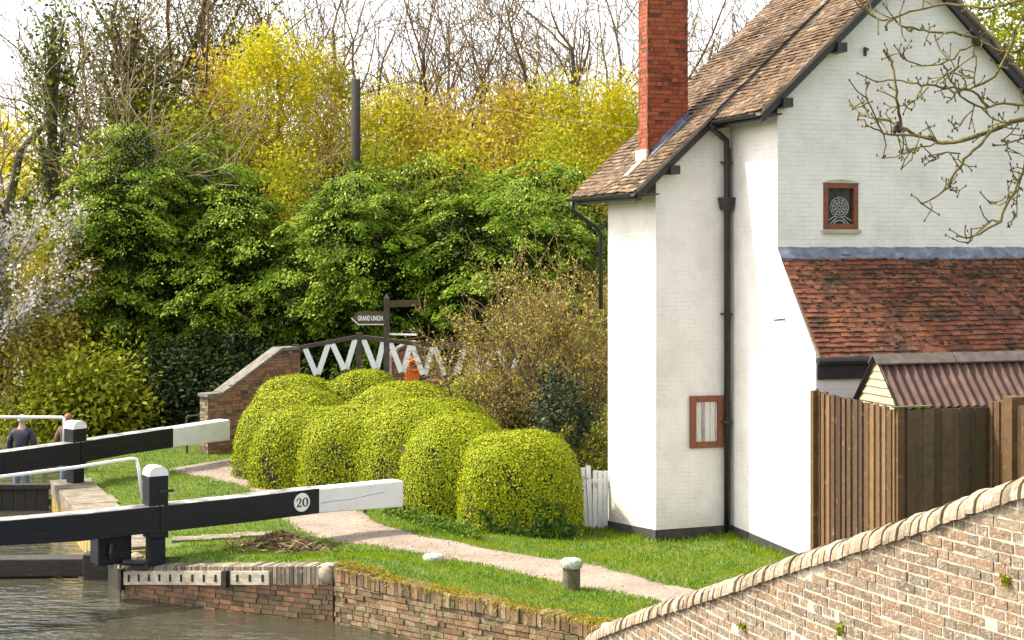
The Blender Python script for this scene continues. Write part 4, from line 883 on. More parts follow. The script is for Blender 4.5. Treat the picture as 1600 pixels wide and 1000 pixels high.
    m = MB(); m.box(HO((xl + xr) / 2, -.030, (zb_ + zt_) / 2), DO * .21, DC * .002, UZ * .35); m.build('pane', M['clear'], f2)
    # lean-to roof ----------------------------------------------------------------
    run, rise = 1.40, 1.62; kl = math.hypot(run, rise)
    fL = lambda uu, vv: HO(uu, -1.80 - run + run * vv / kl, 4.80 - rise + rise * vv / kl)
    m = MB(); tile_field(m, fL, 0.02, 5.7, 0, kl, gauge=.098, tw=.165, th=.012); lr = m.build('lean_to_roof', M['redtile'], root)
    m = MB(); nL = Vector((0, 0, 1)) * run / kl - DC * rise / kl
    a, b, c_, d = [fL(*t) for t in ((.01, -.01), (5.7, -.01), (5.7, kl), (.01, kl))]; m.hexa([a - nL * .06, b - nL * .06, c_ - nL * .06, d - nL * .06], [a + nL * .003, b + nL * .003, c_ + nL * .003, d + nL * .003]); m.build('roof_boarding', M['verge'], lr)
    m = MB(); nn = 260
    C = []
    for i in range(nn * 4):                          # moss cushions on the clay tiles
        uu = rnd.uniform(.1, 5.4); vv = kl * rnd.random() ** .8
        if rnd.random() < .35 + .5 * (uu > 1.4) * (vv > .8): C.append((uu, vv))
    for uu, vv in C:
        r = rnd.uniform(.014, .040); p = fL(uu, vv) + nL * .036; x = (DO * rnd.uniform(1, 1.8) * r); y = (fL(uu, vv + .01) - fL(uu, vv)).normalized() * r * .7
        m.add([p + x, p + x * .5 + y, p - x * .5 + y, p - x, p - x * .5 - y, p + x * .5 - y, p + nL * r * .6], [(0, 1, 6), (1, 2, 6), (2, 3, 6), (3, 4, 6), (4, 5, 6), (5, 0, 6)])
    o_ = m.build('moss', simple('moss', [(.3, (.012, .010, .005)), (.7, (.045, .032, .012))], 20, .95, .4), lr); o_['kind'] = 'stuff'
    m = MB(); n = 40
    for i in range(n):
        a = 5.7 * i / n; b = 5.7 * (i + 1) / n; w0 = .006 * math.sin(i * 1.7)
        m.hexa([HO(a, -1.80 - .13 + w0, 4.70), HO(b, -1.80 - .13 + w0, 4.70), HO(b, -1.785, 4.80), HO(a, -1.785, 4.80)], [HO(a, -1.80 - .13 + w0, 4.725), HO(b, -1.80 - .13, 4.725), HO(b, -1.785, 4.90 + w0), HO(a, -1.785, 4.90 + w0)])
    m.build('lead_flashing', M['lead'], lr)
    m = MB(); ge = fL(0, 0); 
    m.tube([HO(-.06, -1.80 - run - .05, 4.80 - rise - .03), HO(5.7, -1.80 - run - .05, 4.80 - rise - .03)], .058, 10); m.box(HO(2.8, -3.13, 3.00), DO * 2.8, DC * .02, UZ * .14); m.build('gutter', M['black'], lr)
    # small wall fittings
    m = MB(); m.tube([HO(-.01, -1.66, H - .0 - (500 - HY) / F * 26), HO(-.01, -2.05, H - (498.5 - HY) / F * 25.6)], .012, 6); m.tube([HO(-.006, -2.05, H - (498.5 - HY) / F * 25.6), HO(-.006, -2.05, 3.45)], .004, 5); m.build('cable', M['greywood'], root)
    m = MB(); m.box(HO(1.58, -1.80, 8.12), DO * .02, DC * .02, UZ * .07); m.box(HO(1.58, -1.84, 8.15), DO * .035, DC * .02, UZ * .02); m.build('wall_hook', M['iron'], root)
cottage()

# ------------------------------------------------------------------ white garden gate
def garden_gate():
    Y = 29.35; base = P(930, 832, Y); root = thing('garden_gate', 'white painted picket gate between hedge and cottage corner', 'gate', (base.x, base.y, base.z))
    m = MB()
    for i, px in enumerate((914, 922, 930, 938, 946)):
        top = (731, 728, 735, 736, 736)[i]; q = P(px, 833, Y); t = P(px, top, Y); wdt = .043
        c = (q + t) / 2; lean = Vector((-.012 if i < 2 else 0, 0, 0)); hgt = (t.z - q.z) / 2
        m.box(c + Vector((0, rnd.gauss(0, .004), 0)), (wdt, .01, 0), (0, .012, 0), Vector((lean.x * 3, 0, hgt)))
    m.build('pickets', M['white'], root)
    m = MB(); 
    for py in (752, 812): q = P(930, py, Y + .03); m.box(q, (.21, .03, 0), (0, .016, 0), (0, 0, .04))
    m.build('gate_rail', M['white'], root)
    m = MB(); q = P(909, 745, Y - .03); m.tube([q - Vector((.05, 0, -.02)), q + Vector((.12, 0, -.02))], .014, 6); q = P(932, 758, Y - .03); m.tube([q + Vector((-.02, 0, .05)), q + Vector((0, -.02, 0)), q + Vector((.0, 0, -.04))], .012, 6); m.build('latch', M['fender'], root)
garden_gate()

# ------------------------------------------------------------------ board fence and shed
def fence():
    c0 = -3.12; zt = 2.66; zb = .2
    A = HO(-.02, c0, 0); B = HO(-.02, c0 - 2.36, 0); C = B + DO * 1.53; D = C - DC * 2.6
    root = thing('board_fence', 'weathered brown vertical board fence stepping round beside the cottage', 'fence', (B.x, B.y, .3))
    def panel(a, b, mat, name, bw, zt0, zt1, side, prev=0):
        m = MB(); d = (b - a); L = d.length; d.normalize(); n = Vector((d.y, -d.x, 0)) * side; t = 0; i = 0
        while t < L - .01:
            wd = min(bw * rnd.uniform(.85, 1.1), L - t); z = zt0 + (zt1 - zt0) * t / L + rnd.gauss(0, .012); off = .018 if i % 2 else .0; off += rnd.gauss(0, .004)
            c = a + d * (t + wd / 2) + n * off; m.box(Vector((c.x, c.y, (zb + z) / 2)), d * (wd / 2 + (.008 if i % 2 else -.003)) + n * rnd.gauss(0, .003), n * .011, UZ * (z - zb) / 2)
            t += wd; i += 1
        return m.build(name, mat, root)
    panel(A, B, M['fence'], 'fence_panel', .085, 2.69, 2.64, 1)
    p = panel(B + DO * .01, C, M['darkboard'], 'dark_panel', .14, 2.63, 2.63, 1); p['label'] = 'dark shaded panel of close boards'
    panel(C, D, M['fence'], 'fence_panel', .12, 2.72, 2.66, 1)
    m = MB()
    for q, z in ((A - DO * .05 - DC * .06, 2.70), (B + DO * .05, 2.66), (C - DC * .03 + DO * .02, 2.70)):
        m = MB(); m.box(Vector((q.x, q.y, (z + zb) / 2)), DO * .05, DC * .05, UZ * (z - zb) / 2); m.build('fence_post', M['fence'], root)
    m = MB(); q = C - DC * .55; m.box(Vector((q.x, q.y, 1.5)) , DO * .11, DC * .11, UZ * 1.32); m.build('gate_pier_post', M['fence'], root)
    m = MB(); m.box(B + DO * .25 + UZ * 2.662 , DO * .30, DC * .04, UZ * .010); m.build('moss_cap', M['mossgreen'], root)
    # a shed behind it
    Rr = P(1366, 560, 23.5); s = thing('garden_shed', 'low shed with rusty corrugated roof and cream boarded gable behind the fence', 'shed', (Rr.x, Rr.y, .3))
    hd, dr = .60, .66; W = 3.4; r0 = Vector((Rr.x, Rr.y, Rr.z))
    m = MB(); wl_ = .147; k = 12; n = int(W / wl_ * k)
    for side in (1, -1):
        rows = []
        for j in range(3):
            v = j / 2
            rows.append([r0 + DO * (W * i / n) - DC * (side * hd * v) - UZ * (dr * v + .02) + (UZ * .67 - DC * side * .74) * (.030 * math.cos(2 * math.pi * i / k)) for i in range(n + 1)])
        vs = [p for r in rows for p in r]; fs = []
        for j in range(2):
            for i in range(n): a = j * (n + 1) + i; fs.append((a, a + 1, a + n + 2, a + n + 1))
        m.add(vs, fs)
    rf = m.build('roof', M['rust'], s, smooth=True)
    m = MB()
    for a, b in ((-.03, 1.30), (1.32, W)):
        for side in (1, -1): m.hexa([r0 + DO * a + UZ * .045, r0 + DO * b + UZ * .045, r0 + DO * b - DC * side * .13 - UZ * .085, r0 + DO * a - DC * side * .13 - UZ * .085], [r0 + DO * a + UZ * .065, r0 + DO * b + UZ * .065, r0 + DO * b - DC * side * .13 - UZ * .065, r0 + DO * a - DC * side * .13 - UZ * .065])
    m.build('ridge_cap', M['greywood'], rf)
    m = MB()
    for i in range(7):
        z1 = -.06 - .115 * i; z0 = z1 - .125; h0 = min(.92 * (-z0) * hd / dr, hd) - .03; h1 = max(.92 * (-z1) * hd / dr - .03, .005)
        o = DO * (.06 - .012)
        m.hexa([r0 + DO * .035 - DC * h0 + UZ * z0, r0 + DO * .035 + DC * h0 + UZ * z0, r0 + DO * .07 + DC * h0 + UZ * z0, r0 + DO * .07 - DC * h0 + UZ * z0], [r0 + DO * .058 - DC * h1 + UZ * z1, r0 + DO * .058 + DC * h1 + UZ * z1, r0 + DO * .08 + DC * h1 + UZ * z1, r0 + DO * .08 - DC * h1 + UZ * z1])
    m.build('gable_boards', M['cream'], s)
    m = MB(); zc = r0.z - dr - .1; 
    for side in (1, -1): m.box(Vector((0, 0, 0)) + r0 + DO * W / 2 - DC * side * .54 + UZ * (-dr - .9), DO * (W / 2 - .1), DC * .03, UZ * .85)
    m.box(r0 + DO * .09 + UZ * (-dr - .95), DO * .03, DC * .5, UZ * .82); m.build('wall', M['cream'], s)
    m = MB(); m.tube([r0 + DO * .0 + DC * .03, r0 + DO * .0 + DC * (hd + .05) - UZ * (dr + .05)], .022, 4); m.build('barge_board', M['black'], s)
fence()

# ------------------------------------------------------------------ mooring bollards
def bollards():
    for px, py, hgt, r, lab in ((893, 920, .46, .135, 'tall grey stone bollard with pale lichened cap on the grass by the towpath'), (677, 880, .10, .10, 'low pale mushroom bollard head barely above the grass')):
        q = G(px, py, .03); z = tz1(q.x, q.y); root = thing('bollard', lab, 'bollard', (q.x, q.y, z), 'mooring bollards on the bank')
        m = MB(); m.lathe((q.x, q.y, z - .1), [(r * .93, 0), (r * .93, hgt * .7 + .1), (r * .9, hgt * .72 + .1)], 22); m.build('shaft', M['bollardstone'], root, smooth=False)
        m = MB(); R2 = r * (1.15 if hgt > .2 else 1.6); b = z + (hgt * .68 if hgt > .2 else .01); hh = .135 if hgt > .2 else .12
        m.lathe((q.x, q.y, b), [(R2 * .92, 0), (R2, .02), (R2 * 1.04, hh * .45), (R2 * 1.0, hh * .78), (R2 * .8, hh * .95), (R2 * .1, hh * 1.0)], 22); m.build('cap', simple('lichen_stone', [(.35, (.16, .18, .12)), (.5, (.34, .34, .27)), (.65, (.54, .54, .47))], 18, .9, .5, 40), root, smooth=True)
bollards()

# ------------------------------------------------------------------ foot bridge, signpost, life ring housing
def bridge():
    root = thing('brick_wing_wall', 'red brick ramp wall with stone coping at the start of the lattice footbridge', 'brick wall', (-7.2, 37.8, 0))
    a = np.array([-7.18, 37.8]); e = np.array([-5.24, 39.6]); L = np.hypot(*(e - a))
    prof = [(325, 616), (346, 614), (440, 543.5), (467, 542)]
    def at(px):
        u = ((px - 800) / F); d = e - a; t = (u * a[1] - a[0]) / (d[0] - u * d[1]); return t * L, a[1] + d[1] * t
    ss = []; zs = []
    for px, py in prof: t, Y = at(px); ss.append(t); zs.append(H - (py - HY) / F * Y)
    zt = lambda t: float(np.interp(t, ss, zs)) - .07
    m = MB(); fn, LL = brick_strip(m, [tuple(a), tuple(e)], lambda t: -.2, zt, gauge=.075, blen=.225, back=.34, jitter=.004); m.build('brickwork', [M['bridgebrick'], M['darkmortar']], root)
    n = np.array([(e - a)[1], -(e - a)[0]]) / L; m = MB(); brick_strip(m, [tuple(a - n * .36), tuple(a)], lambda t: -.2, lambda t: zt(0), gauge=.075, back=.05, depth=.05); m.build('end_face', [M['stockbrick'], M['darkmortar']], root)
    m = MB()
    for i in range(len(ss) - 1):
        (p0, n0), (p1, n1) = fn(max(ss[i], 0)), fn(ss[i + 1]); p0 = p0 - (np.array(e - a) / L * .04 if i == 0 else 0)
        m.hexa([(*(p0 + n0 * .04), zt(ss[i])), (*(p1 + n1 * .04), zt(ss[i + 1])), (*(p1 - n1 * .40), zt(ss[i + 1])), (*(p0 - n0 * .40), zt(ss[i]))], [(*(p0 + n0 * .04), zt(ss[i]) + .075), (*(p1 + n1 * .04), zt(ss[i + 1]) + .075), (*(p1 - n1 * .40), zt(ss[i + 1]) + .075), (*(p0 - n0 * .40), zt(ss[i]) + .075)])
    m.build('coping', M['darkstone'], root)
    # lattice parapet
    r2 = thing('lattice_footbridge', 'arched footbridge rail of white V shaped struts in a dark frame', 'footbridge', (-2.4, 40, 0))
    rail = [(463, 541), (561, 523), (657, 535), (740, 538), (835, 547)]
    Yb = lambda px: 39.65 + (px - 465) / 370 * .5
    zr = lambda px: float(np.interp(px, [p[0] for p in rail], [p[1] for p in rail]))
    m = MB(); m2 = MB(); q = [P(px, zr(px) + 3, Yb(px)) for px in range(463, 836, 12)]
    for p0, p1 in zip(q[:-1], q[1:]):
        m.hexa([p0 + Vector((0, -.07, -.05)), p1 + Vector((0, -.07, -.05)), p1 + Vector((0, .07, -.05)), p0 + Vector((0, .07, -.05))], [p0 + Vector((0, -.07, .05)), p1 + Vector((0, -.07, .05)), p1 + Vector((0, .07, .05)), p0 + Vector((0, .07, .05))])
        d = UZ * 1.42
        m2.hexa([p0 + Vector((0, -.05, -.06)) - d, p1 + Vector((0, -.05, -.06)) - d, p1 + Vector((0, .05, -.06)) - d, p0 + Vector((0, .05, -.06)) - d], [p0 + Vector((0, -.05, .10)) - d, p1 + Vector((0, -.05, .10)) - d, p1 + Vector((0, .05, .10)) - d, p0 + Vector((0, .05, .10)) - d])
    m.build('top_rail', M['palegrey'], r2); m2.build('bottom_rail', M['palegrey'], r2)
    m = MB()
    for px, wd in ((462, .085), (561, .07), (659, .06), (752, .06), (830, .08)):
        p = P(px, zr(px), Yb(px)); m = MB(); m.box(p - UZ * .75, (wd, 0, 0), (0, .06, 0), (0, 0, .80)); m.build('rail_post', M['palegrey'], r2)
    vs = [(477, 494), (513, 497), (519, 538), (555, 541), (568, 586), (599, 589), (610, 627), (641, 630), (644, 661), (676, 664), (679, 695), (727, 711), (740, 750), (774, 753), (780, 794), (811, 797)]
    for tp, bt in vs:
        Y = Yb(tp) - .03; p0 = P(tp, zr(tp) + 6, Y); p1 = P(bt, zr(bt) + 50, Y); m = MB(); d = (p1 - p0).normalized(); s = Vector((d.z, 0, -d.x)).normalized() * .065
        m.hexa([p1 - s + Vector((0, .03, 0)), p1 + s + Vector((0, .03, 0)), p1 + s - Vector((0, .03, 0)), p1 - s - Vector((0, .03, 0))], [p0 - s + Vector((0, .03, 0)), p0 + s + Vector((0, .03, 0)), p0 + s - Vector((0, .03, 0)), p0 - s - Vector((0, .03, 0))]); m.build('strut', M['capwhite'], r2)
    m = MB(); m.box((-2.3, 40.9, 1.15), (3.1, .1, 0), (0, .9, 0), (0, 0, .12)); m.build('deck', M['darkboard'], r2)
    # brick pier of the far parapet
    r3 = thing('bridge_pier', 'brick end pier with sloped pale stone coping behind the lattice rail', 'brick pier', (P(652, 560, 41.8).x, 41.8, 0))
    q0, q1 = P(612, 560, 41.6), P(692, 560, 42.0); x0, x1 = q0.x, q1.x; zt3 = lambda t: 2.30 + .14 * math.sin(max(0, min(1, t / (x1 - x0))) * math.pi)
    zs3 = [H - (y - HY) / F * 41.8 for y in (556, 540, 538, 545, 566)]; zt3 = lambda t: float(np.interp(t / (x1 - x0), [0, .28, .5, .72, 1], zs3))
    m = MB(); fn3, L3 = brick_strip(m, [(x0, 41.6), (x1, 42.0)], lambda t: -.2, zt3, back=.35); m.build('brickwork', [M['bridgebrick'], M['darkmortar']], r3)
    m = MB(); coping_run(m, fn3, L3, lambda t: zt3(t) + .09, .42, .06, step=.22, gap=.01, out=.05, round_=False); m.build('coping', M['darkstone'], r3)
    # orange life ring housing
    q = P(648, 572, 40.9); r4 = thing('lifebuoy_housing', 'bright orange lifebuoy housing standing in front of the bridge pier', 'lifebuoy housing', (q.x, q.y, 1.2))
    orange = simple('orange_plastic', [(.3, (.62, .12, .012)), (.7, (.80, .20, .025))], 9, .4, .1); m = MB(); n = 18; rr = .26
    prof = [(-.24, -.42), (.24, -.42)] + [(.24 * math.cos(math.pi * i / 12) , .02 + .24 * math.sin(math.pi * i / 12)) for i in range(13)]
    k = len(prof); vv = [q + Vector((x, -.07, z)) for x, z in prof] + [q + Vector((x, .07, z)) for x, z in prof]
    m.add(vv, [tuple(range(k)), tuple(reversed(range(k, 2 * k)))] + [(i, i + k, (i + 1) % k + k, (i + 1) % k) for i in range(k)]); m.build('case', orange, r4, bevel=.02)
    m = MB(); m.tube([q + Vector((.14 * math.cos(2 * math.pi * i / 20), -.085, .02 + .14 * math.sin(2 * math.pi * i / 20))) for i in range(21)], .035, 8); m.build('ring', orange, r4, smooth=True)
    m = MB(); m.box(q + Vector((0, -.075, .03)), (.055, 0, 0), (0, .02, 0), (0, 0, .045)); m.build('grip_hole', M['dark'], r4)
    m = MB(); m.box(q + Vector((0, .06, -.9)), (.05, 0, 0), (0, .04, 0), (0, 0, .9)); m.build('support_post', M['palegrey'], r4)
bridge()

def signpost():
    Y = 37.0; b = P(604, 735, Y); t = P(604, 466, Y); root = thing('signpost', 'dark wooden fingerpost with white lettered arms rising above the hedge', 'signpost', (b.x, b.y, 0))
    m = MB(); m.box((b.x, Y, t.z / 2 - .1), (.062, 0, 0), (0, .062, 0), (0, 0, t.z / 2 + .1)); m.add([Vector((b.x + sx * .062, Y + sy * .062, t.z)) for sx, sy in ((-1, -1), (1, -1), (1, 1), (-1, 1))] + [Vector((b.x, Y, t.z + .12))], [(0, 1, 4), (1, 2, 4), (2, 3, 4), (3, 0, 4)]); m.build('post', M['palegrey'], root)
    tl = P(560, 487, Y); ml = P(549, 497, Y); bl = P(560, 507, Y); tr = P(602, 487, Y); br = P(602, 507, Y); dy = Vector((0, .025, 0))
    m = MB(); pts = [br, tr, tl, ml, bl]; m.add([p - dy for p in pts] + [p + dy for p in pts], [tuple(range(5)), tuple(reversed(range(5, 10)))] + [(i, i + 5, (i + 1) % 5 + 5, (i + 1) % 5) for i in range(5)]); arm = m.build('sign_arm', M['darkboard'], root)
    m = MB(); 
    for p, q in ((br, bl), (bl, ml)): m.tube([p - dy * 1.1, q - dy * 1.1], .012, 5)
    m.build('white_edge', M['capwhite'], arm)
    cu = bpy.data.curves.new('lettering', 'FONT'); cu.body = 'GRAND UNION'; cu.size = .155; cu.align_x = 'CENTER'; cu.align_y = 'CENTER'; cu.extrude = .004; cu.offset = .004
    tmp = bpy.data.objects.new('tmp', cu); COL.objects.link(tmp); dg = bpy.context.evaluated_depsgraph_get(); me = bpy.data.meshes.new_from_object(tmp.evaluated_get(dg)); bpy.data.objects.remove(tmp)
    xs = [v.co.x for v in me.vertices]; sc = .58 / (max(xs) - min(xs))
    c = P(579, 497.5, Y); me.transform(Matrix.Translation(c - Vector((0, .031, 0))) @ Matrix.Rotation(R(90), 4, 'X') @ Matrix.Diagonal((sc, 1, 1, 1))); me.materials.clear(); me.materials.append(M['capwhite']); link(me, 'lettering', arm)
    m = MB(); d = Vector((.62, .55, 0)).normalized(); p = P(607, 475, Y); m.box(p + d * .42, d * .42, Vector((-d.y, d.x, 0)) * .025, (0, 0, .075)); m.build('sign_arm', M['darkboard'], root)
    m = MB(); p = P(607, 522, Y); d = Vector((.85, -.3, 0)).normalized(); m.box(p + d * .36, d * .36, Vector((-d.y, d.x, 0)) * .022, (0, 0, .02)); m.build('bracket_rail', M['white'], root)
signpost()

def low_rail():
    m = MB(); pts = [P(292, 662, 38), P(292, 651, 38), P(322, 647, 38.2), P(322, 735, 38.2)]; m.tube(pts, .03, 6); m.tube([P(292, 662, 38), P(292, 735, 38)], .03, 6)
    tag(m.build('low_rail', M['palegrey'], None, tuple(G(305, 708))), 'low dark metal rail beside the brick ramp wall', 'rail')
low_rail()

# heap of cut reeds
def heap():
    q = G(440, 857); n = 700; x = rng.normal(0, .42, n); y = rng.normal(0, .28, n); hh = .30 * np.exp(-(x / .42) ** 2 - (y / .4) ** 2)
    C = np.column_stack([q.x + x, q.y + y, tz(q.x + x, q.y + y) + .92 * hh * rng.random(n) ** .5 + .02])
    D = np.column_stack([rng.normal(0, 1, n), rng.normal(0, 1, n), rng.normal(0, .35, n)]); V, Fq = leaf_arrays(C, D, rng.normal(0, 1, (n, 3)), .15 + .3 * rng.random(n), .012 + .022 * rng.random(n))
    o = np_mesh('reed_heap', V, Fq, M['reed'], None, (q.x, q.y, tz1(q.x, q.y))); tag(o, 'untidy heap of cut brown reeds lying on the lockside grass', 'reed heap')
    m = MB()
    for px, py, r in ((212, 872, .16), (196, 880, .12)): c = P(px, py, 25.6); m.lathe(c - UZ * .16, [(r, 0), (r * 1.05, .1), (r * .8, .2), (r * .2, .25)], 10)
    tag(m.build('edge_stone', M['stone'], None, tuple(P(205, 880, 25.6))), 'rounded pale stone at the lock mouth beside the gate foot', 'stone')
    m = MB()
    for i, (px, py) in enumerate(((300, 845), (345, 842), (395, 838))): c = G(px, py); c.z = tz1(c.x, c.y); m.box(c + UZ * .012, (.32, .05, 0), (-.03, .17, 0), (0, 0, .03))
    tag(m.build('stone_flags', M['lockstone'], None, tuple(G(345, 842))), 'row of flat grey stone flags sunk in the grass beneath the numbered beam', 'paving')
heap()

# ------------------------------------------------------------------ foliage
def shell(rs, lump, N, size, jit=.04, zmin=None):
    """points on a noisy superellipsoid: lump = (x, y, z0, rx, ry, h, power)"""
    x, y, z0, rx, ry, h, pw = lump
    d = unit(rs.normal(0, 1, (N, 3))); d[:, 2] = np.abs(d[:, 2]) if zmin is None else d[:, 2]
    a = np.abs(d) ** pw; k = a.sum(1) ** (-1 / pw)
    p = d * k[:, None]
    bump = .965 + .028 * np.sin(p[:, 0] * 7 + x * 3) * np.sin(p[:, 1] * 6 + y) + .016 * np.sin(p[:, 2] * 9 + p[:, 0] * 5 + x) + .012 * np.sin(p[:, 0] * 17 + p[:, 1] * 15)
    n = np.sign(d) * np.abs(p) ** (pw - 1) / np.array([rx, ry, h]); n = unit(n)
    q = p * bump[:, None] * np.array([rx, ry, h]) + np.array([x, y, z0]) 
    return q, n
ALL_LUMPS = []
def lump_field(p, k=.06):
    acc = np.zeros(len(p))
    for (x, y, z0, rx, ry, h, pw) in ALL_LUMPS:
        q = np.abs(p - np.array([x, y, z0])) / np.array([rx, ry, h]); g = (q ** pw).sum(1) ** (1 / pw); acc += np.exp(np.clip(-(g - 1) * min(rx, ry, h) / k, -40, 40))
    return -k * np.log(np.maximum(acc, 1e-12))
def lump_surface(lump, d):
    """where rays from inside one mound leave the smoothly merged hedge; inside = swallowed by a neighbour"""
    x, y, z0, rx, ry, h, pw = lump; k = (np.abs(d) ** pw).sum(1) ** (-1 / pw); base = d * k[:, None] * np.array([rx, ry, h]); c = np.array([x, y, z0]); lo = np.full(len(d), .8); hi = np.full(len(d), 1.30); inside = lump_field(c + base * 1.30) < 0
    for _ in range(11):
        mid = (lo + hi) / 2; f = lump_field(c + base * mid[:, None]) < 0; lo = np.where(f, mid, lo); hi = np.where(f, hi, mid)
    return c + base * lo[:, None], inside, k
def hedge_bush(lump, label, N=15000, mat='hedge', leaf=.036, group='clipped hedge mounds by the towpath'):
    x, y, z0, rx, ry, h, pw = lump
    root = thing('clipped_bush', label, 'hedge', (x, y, z0), group); N = int(N * 4.2)
    d = unit(rng.normal(0, 1, (N, 3)) * [1, 1, 1.0]); d[:, 2] = np.abs(d[:, 2]); q, ins, _ = lump_surface(lump, d); q = q[~ins]; e = .02
    n = unit(np.stack([lump_field(q + np.eye(3)[a] * e) - lump_field(q - np.eye(3)[a] * e) for a in range(3)], 1)); N = len(q)
    w1 = np.sin(q[:, 0] * 5.1 + q[:, 2] * 3 + 1.3 * np.sin(q[:, 1] * 4)) * np.sin(q[:, 1] * 4.3 + q[:, 2] * 2.1); w2 = np.sin(q[:, 0] * 13 + q[:, 2] * 9) * np.sin(q[:, 1] * 12 - q[:, 2] * 5)
    hz = (q[:, 2] - z0) / h; f_ = w1 + .6 * w2
    kp = rng.random(N) < np.clip(1.15 - np.clip(.72 - hz, 0, 1) * .75 - .7 * np.clip(f_, 0, 1) * (hz < .75), .22, 1); q = q[kp]; n = n[kp]; w1 = w1[kp]; w2 = w2[kp]; N = len(q)
    q = q + n * (.022 * w1 + .012 * w2)[:, None] + n * rng.normal(0, .020, (N, 1)) - n * (rng.random((N, 1)) ** 3) * .13
    st = rng.random(N) < .015; q[st] += n[st] * rng.uniform(.02, .09, (st.sum(), 1))
    D = rng.normal(0, 1, (N, 3)); D = unit(D - n * (D * n).sum(1, keepdims=True) + n * rng.normal(.15, .25, (N, 1))); Nn = n + rng.normal(0, .30, (N, 3)); s = .65 + .8 * rng.random(N)
    V, Fq = leaf_arrays(q, D, Nn, leaf * s, leaf * .6 * s); np_mesh('foliage', V, Fq, M[mat], root)
    nu, nv = 44, 18; fs = []; dd = []
    for i in range(nv + 1):
        th = math.pi / 2 * i / nv
        for j in range(nu): ph = 2 * math.pi * j / nu; dd.append((math.cos(th) * math.cos(ph), math.cos(th) * math.sin(ph), math.sin(th)))
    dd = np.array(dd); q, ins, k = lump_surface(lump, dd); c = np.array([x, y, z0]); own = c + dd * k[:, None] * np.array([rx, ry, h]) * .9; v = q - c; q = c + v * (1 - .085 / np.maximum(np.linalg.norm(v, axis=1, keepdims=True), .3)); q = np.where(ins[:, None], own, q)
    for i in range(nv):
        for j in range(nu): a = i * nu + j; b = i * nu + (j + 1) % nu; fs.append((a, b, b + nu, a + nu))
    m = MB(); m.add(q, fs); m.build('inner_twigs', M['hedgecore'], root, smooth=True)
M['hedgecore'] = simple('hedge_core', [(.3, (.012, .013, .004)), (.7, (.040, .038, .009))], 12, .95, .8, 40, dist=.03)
def LP(px0, px1, top, Y, ry, pw=3.2, zb=-.2):
    a = P(px0, top, Y); b = P(px1, top, Y); return ((a.x + b.x) / 2, Y, zb, (b.x - a.x) / 2, ry, a.z - zb, pw)
LUMPS = [(LP(718, 910, 676, 28.7, 1.0, 3.2), 'nearest and roundest clipped hedge mound, its dark shaded face toward the garden gate', 20000),
         (LP(624, 812, 650, 30.1, 1.2, 2.9), 'second clipped hedge mound, directly behind the nearest one', 18000),
         (LP(560, 795, 624, 31.7, 1.2, 2.8), 'broad third hedge mound with a low ledge shape behind the second mound', 19000),
         (LP(524, 745, 598, 33.3, 1.2, 2.7), 'tall clipped mound in the middle of the hedge, in front of the signpost foot', 17000),
         (LP(470, 700, 646, 32.3, .95, 3.6), 'low upright clipped mound just behind the white beam tip', 17000),
         (LP(392, 610, 638, 33.1, .95, 3.4), 'low front hedge mound above the number plate, between two taller ones', 18000),
         (LP(365, 568, 609, 34.6, 1.1, 2.8), 'leftmost clipped hedge mound nearest the brick ramp wall', 16000),
         (LP(380, 545, 587, 36.2, .9, 2.7), 'small rear hedge mound peeping over the leftmost mound', 9000),
         (LP(496, 646, 579, 36.4, .9, 2.7), 'rearmost hedge mound right under the white lattice rail', 9000)]
ALL_LUMPS += [l[0] for l in LUMPS] + [LP(690, 838, 584, 35.0, .8, 4.0)]
for lp, lab, N in LUMPS: hedge_bush(lp, lab, N)
hedge_bush(LP(690, 838, 584, 35.0, .8, 4.0), 'brown sided square hedge with yellow top behind the bare shrub', 9000, group=None)

# ---- trees
def gen_branches(rs, p, d, length, r, depth, nch, spread, up=.15, gn=.25, maxdepth=None, taper=.55, shrink=.62):
    out = []; stack = [(np.array(p, float), unit(np.array(d, float)), length, r, 0)]
    while stack:
        p, d, l, r, lv = stack.pop(); k = 6 if lv < 2 else 4; pts = [p]; rad = [r]; dd = d
        for i in range(k):
            dd = unit(dd + rs.normal(0, gn / (1.5 if lv == 0 else 1), 3) * .5 + np.array([0, 0, up * (.3 if lv == 0 else 1)])*.3); pts.append(pts[-1] + dd * l / k); rad.append(r * (1 - (1 - taper) * (i + 1) / k) if lv < depth else r * (1 - .85 * (i + 1) / k))
        out.append((np.array(pts), np.array(rad), lv))
        if lv < depth:
            n = nch[min(lv, len(nch) - 1)]
            for j in range(n):
                t = rs.uniform(.28, 1.0) if j else 1.0; x = t * k; i = min(int(x), k - 1); q = pts[i] + (pts[i + 1] - pts[i]) * (x - i); base = unit(pts[i + 1] - pts[i]); rr = np.interp(x, range(k + 1), rad)
                side = unit(np.cross(base, rs.normal(0, 1, 3))); ang = (rs.uniform(.5, 1.1) if j else rs.uniform(.1, .4)) * spread
                stack.append((q, unit(base * math.cos(ang) + side * math.sin(ang)), l * shrink * rs.uniform(.7, 1.2), rr * rs.uniform(.45, .7) if j else rr * .85, lv + 1))
    return out
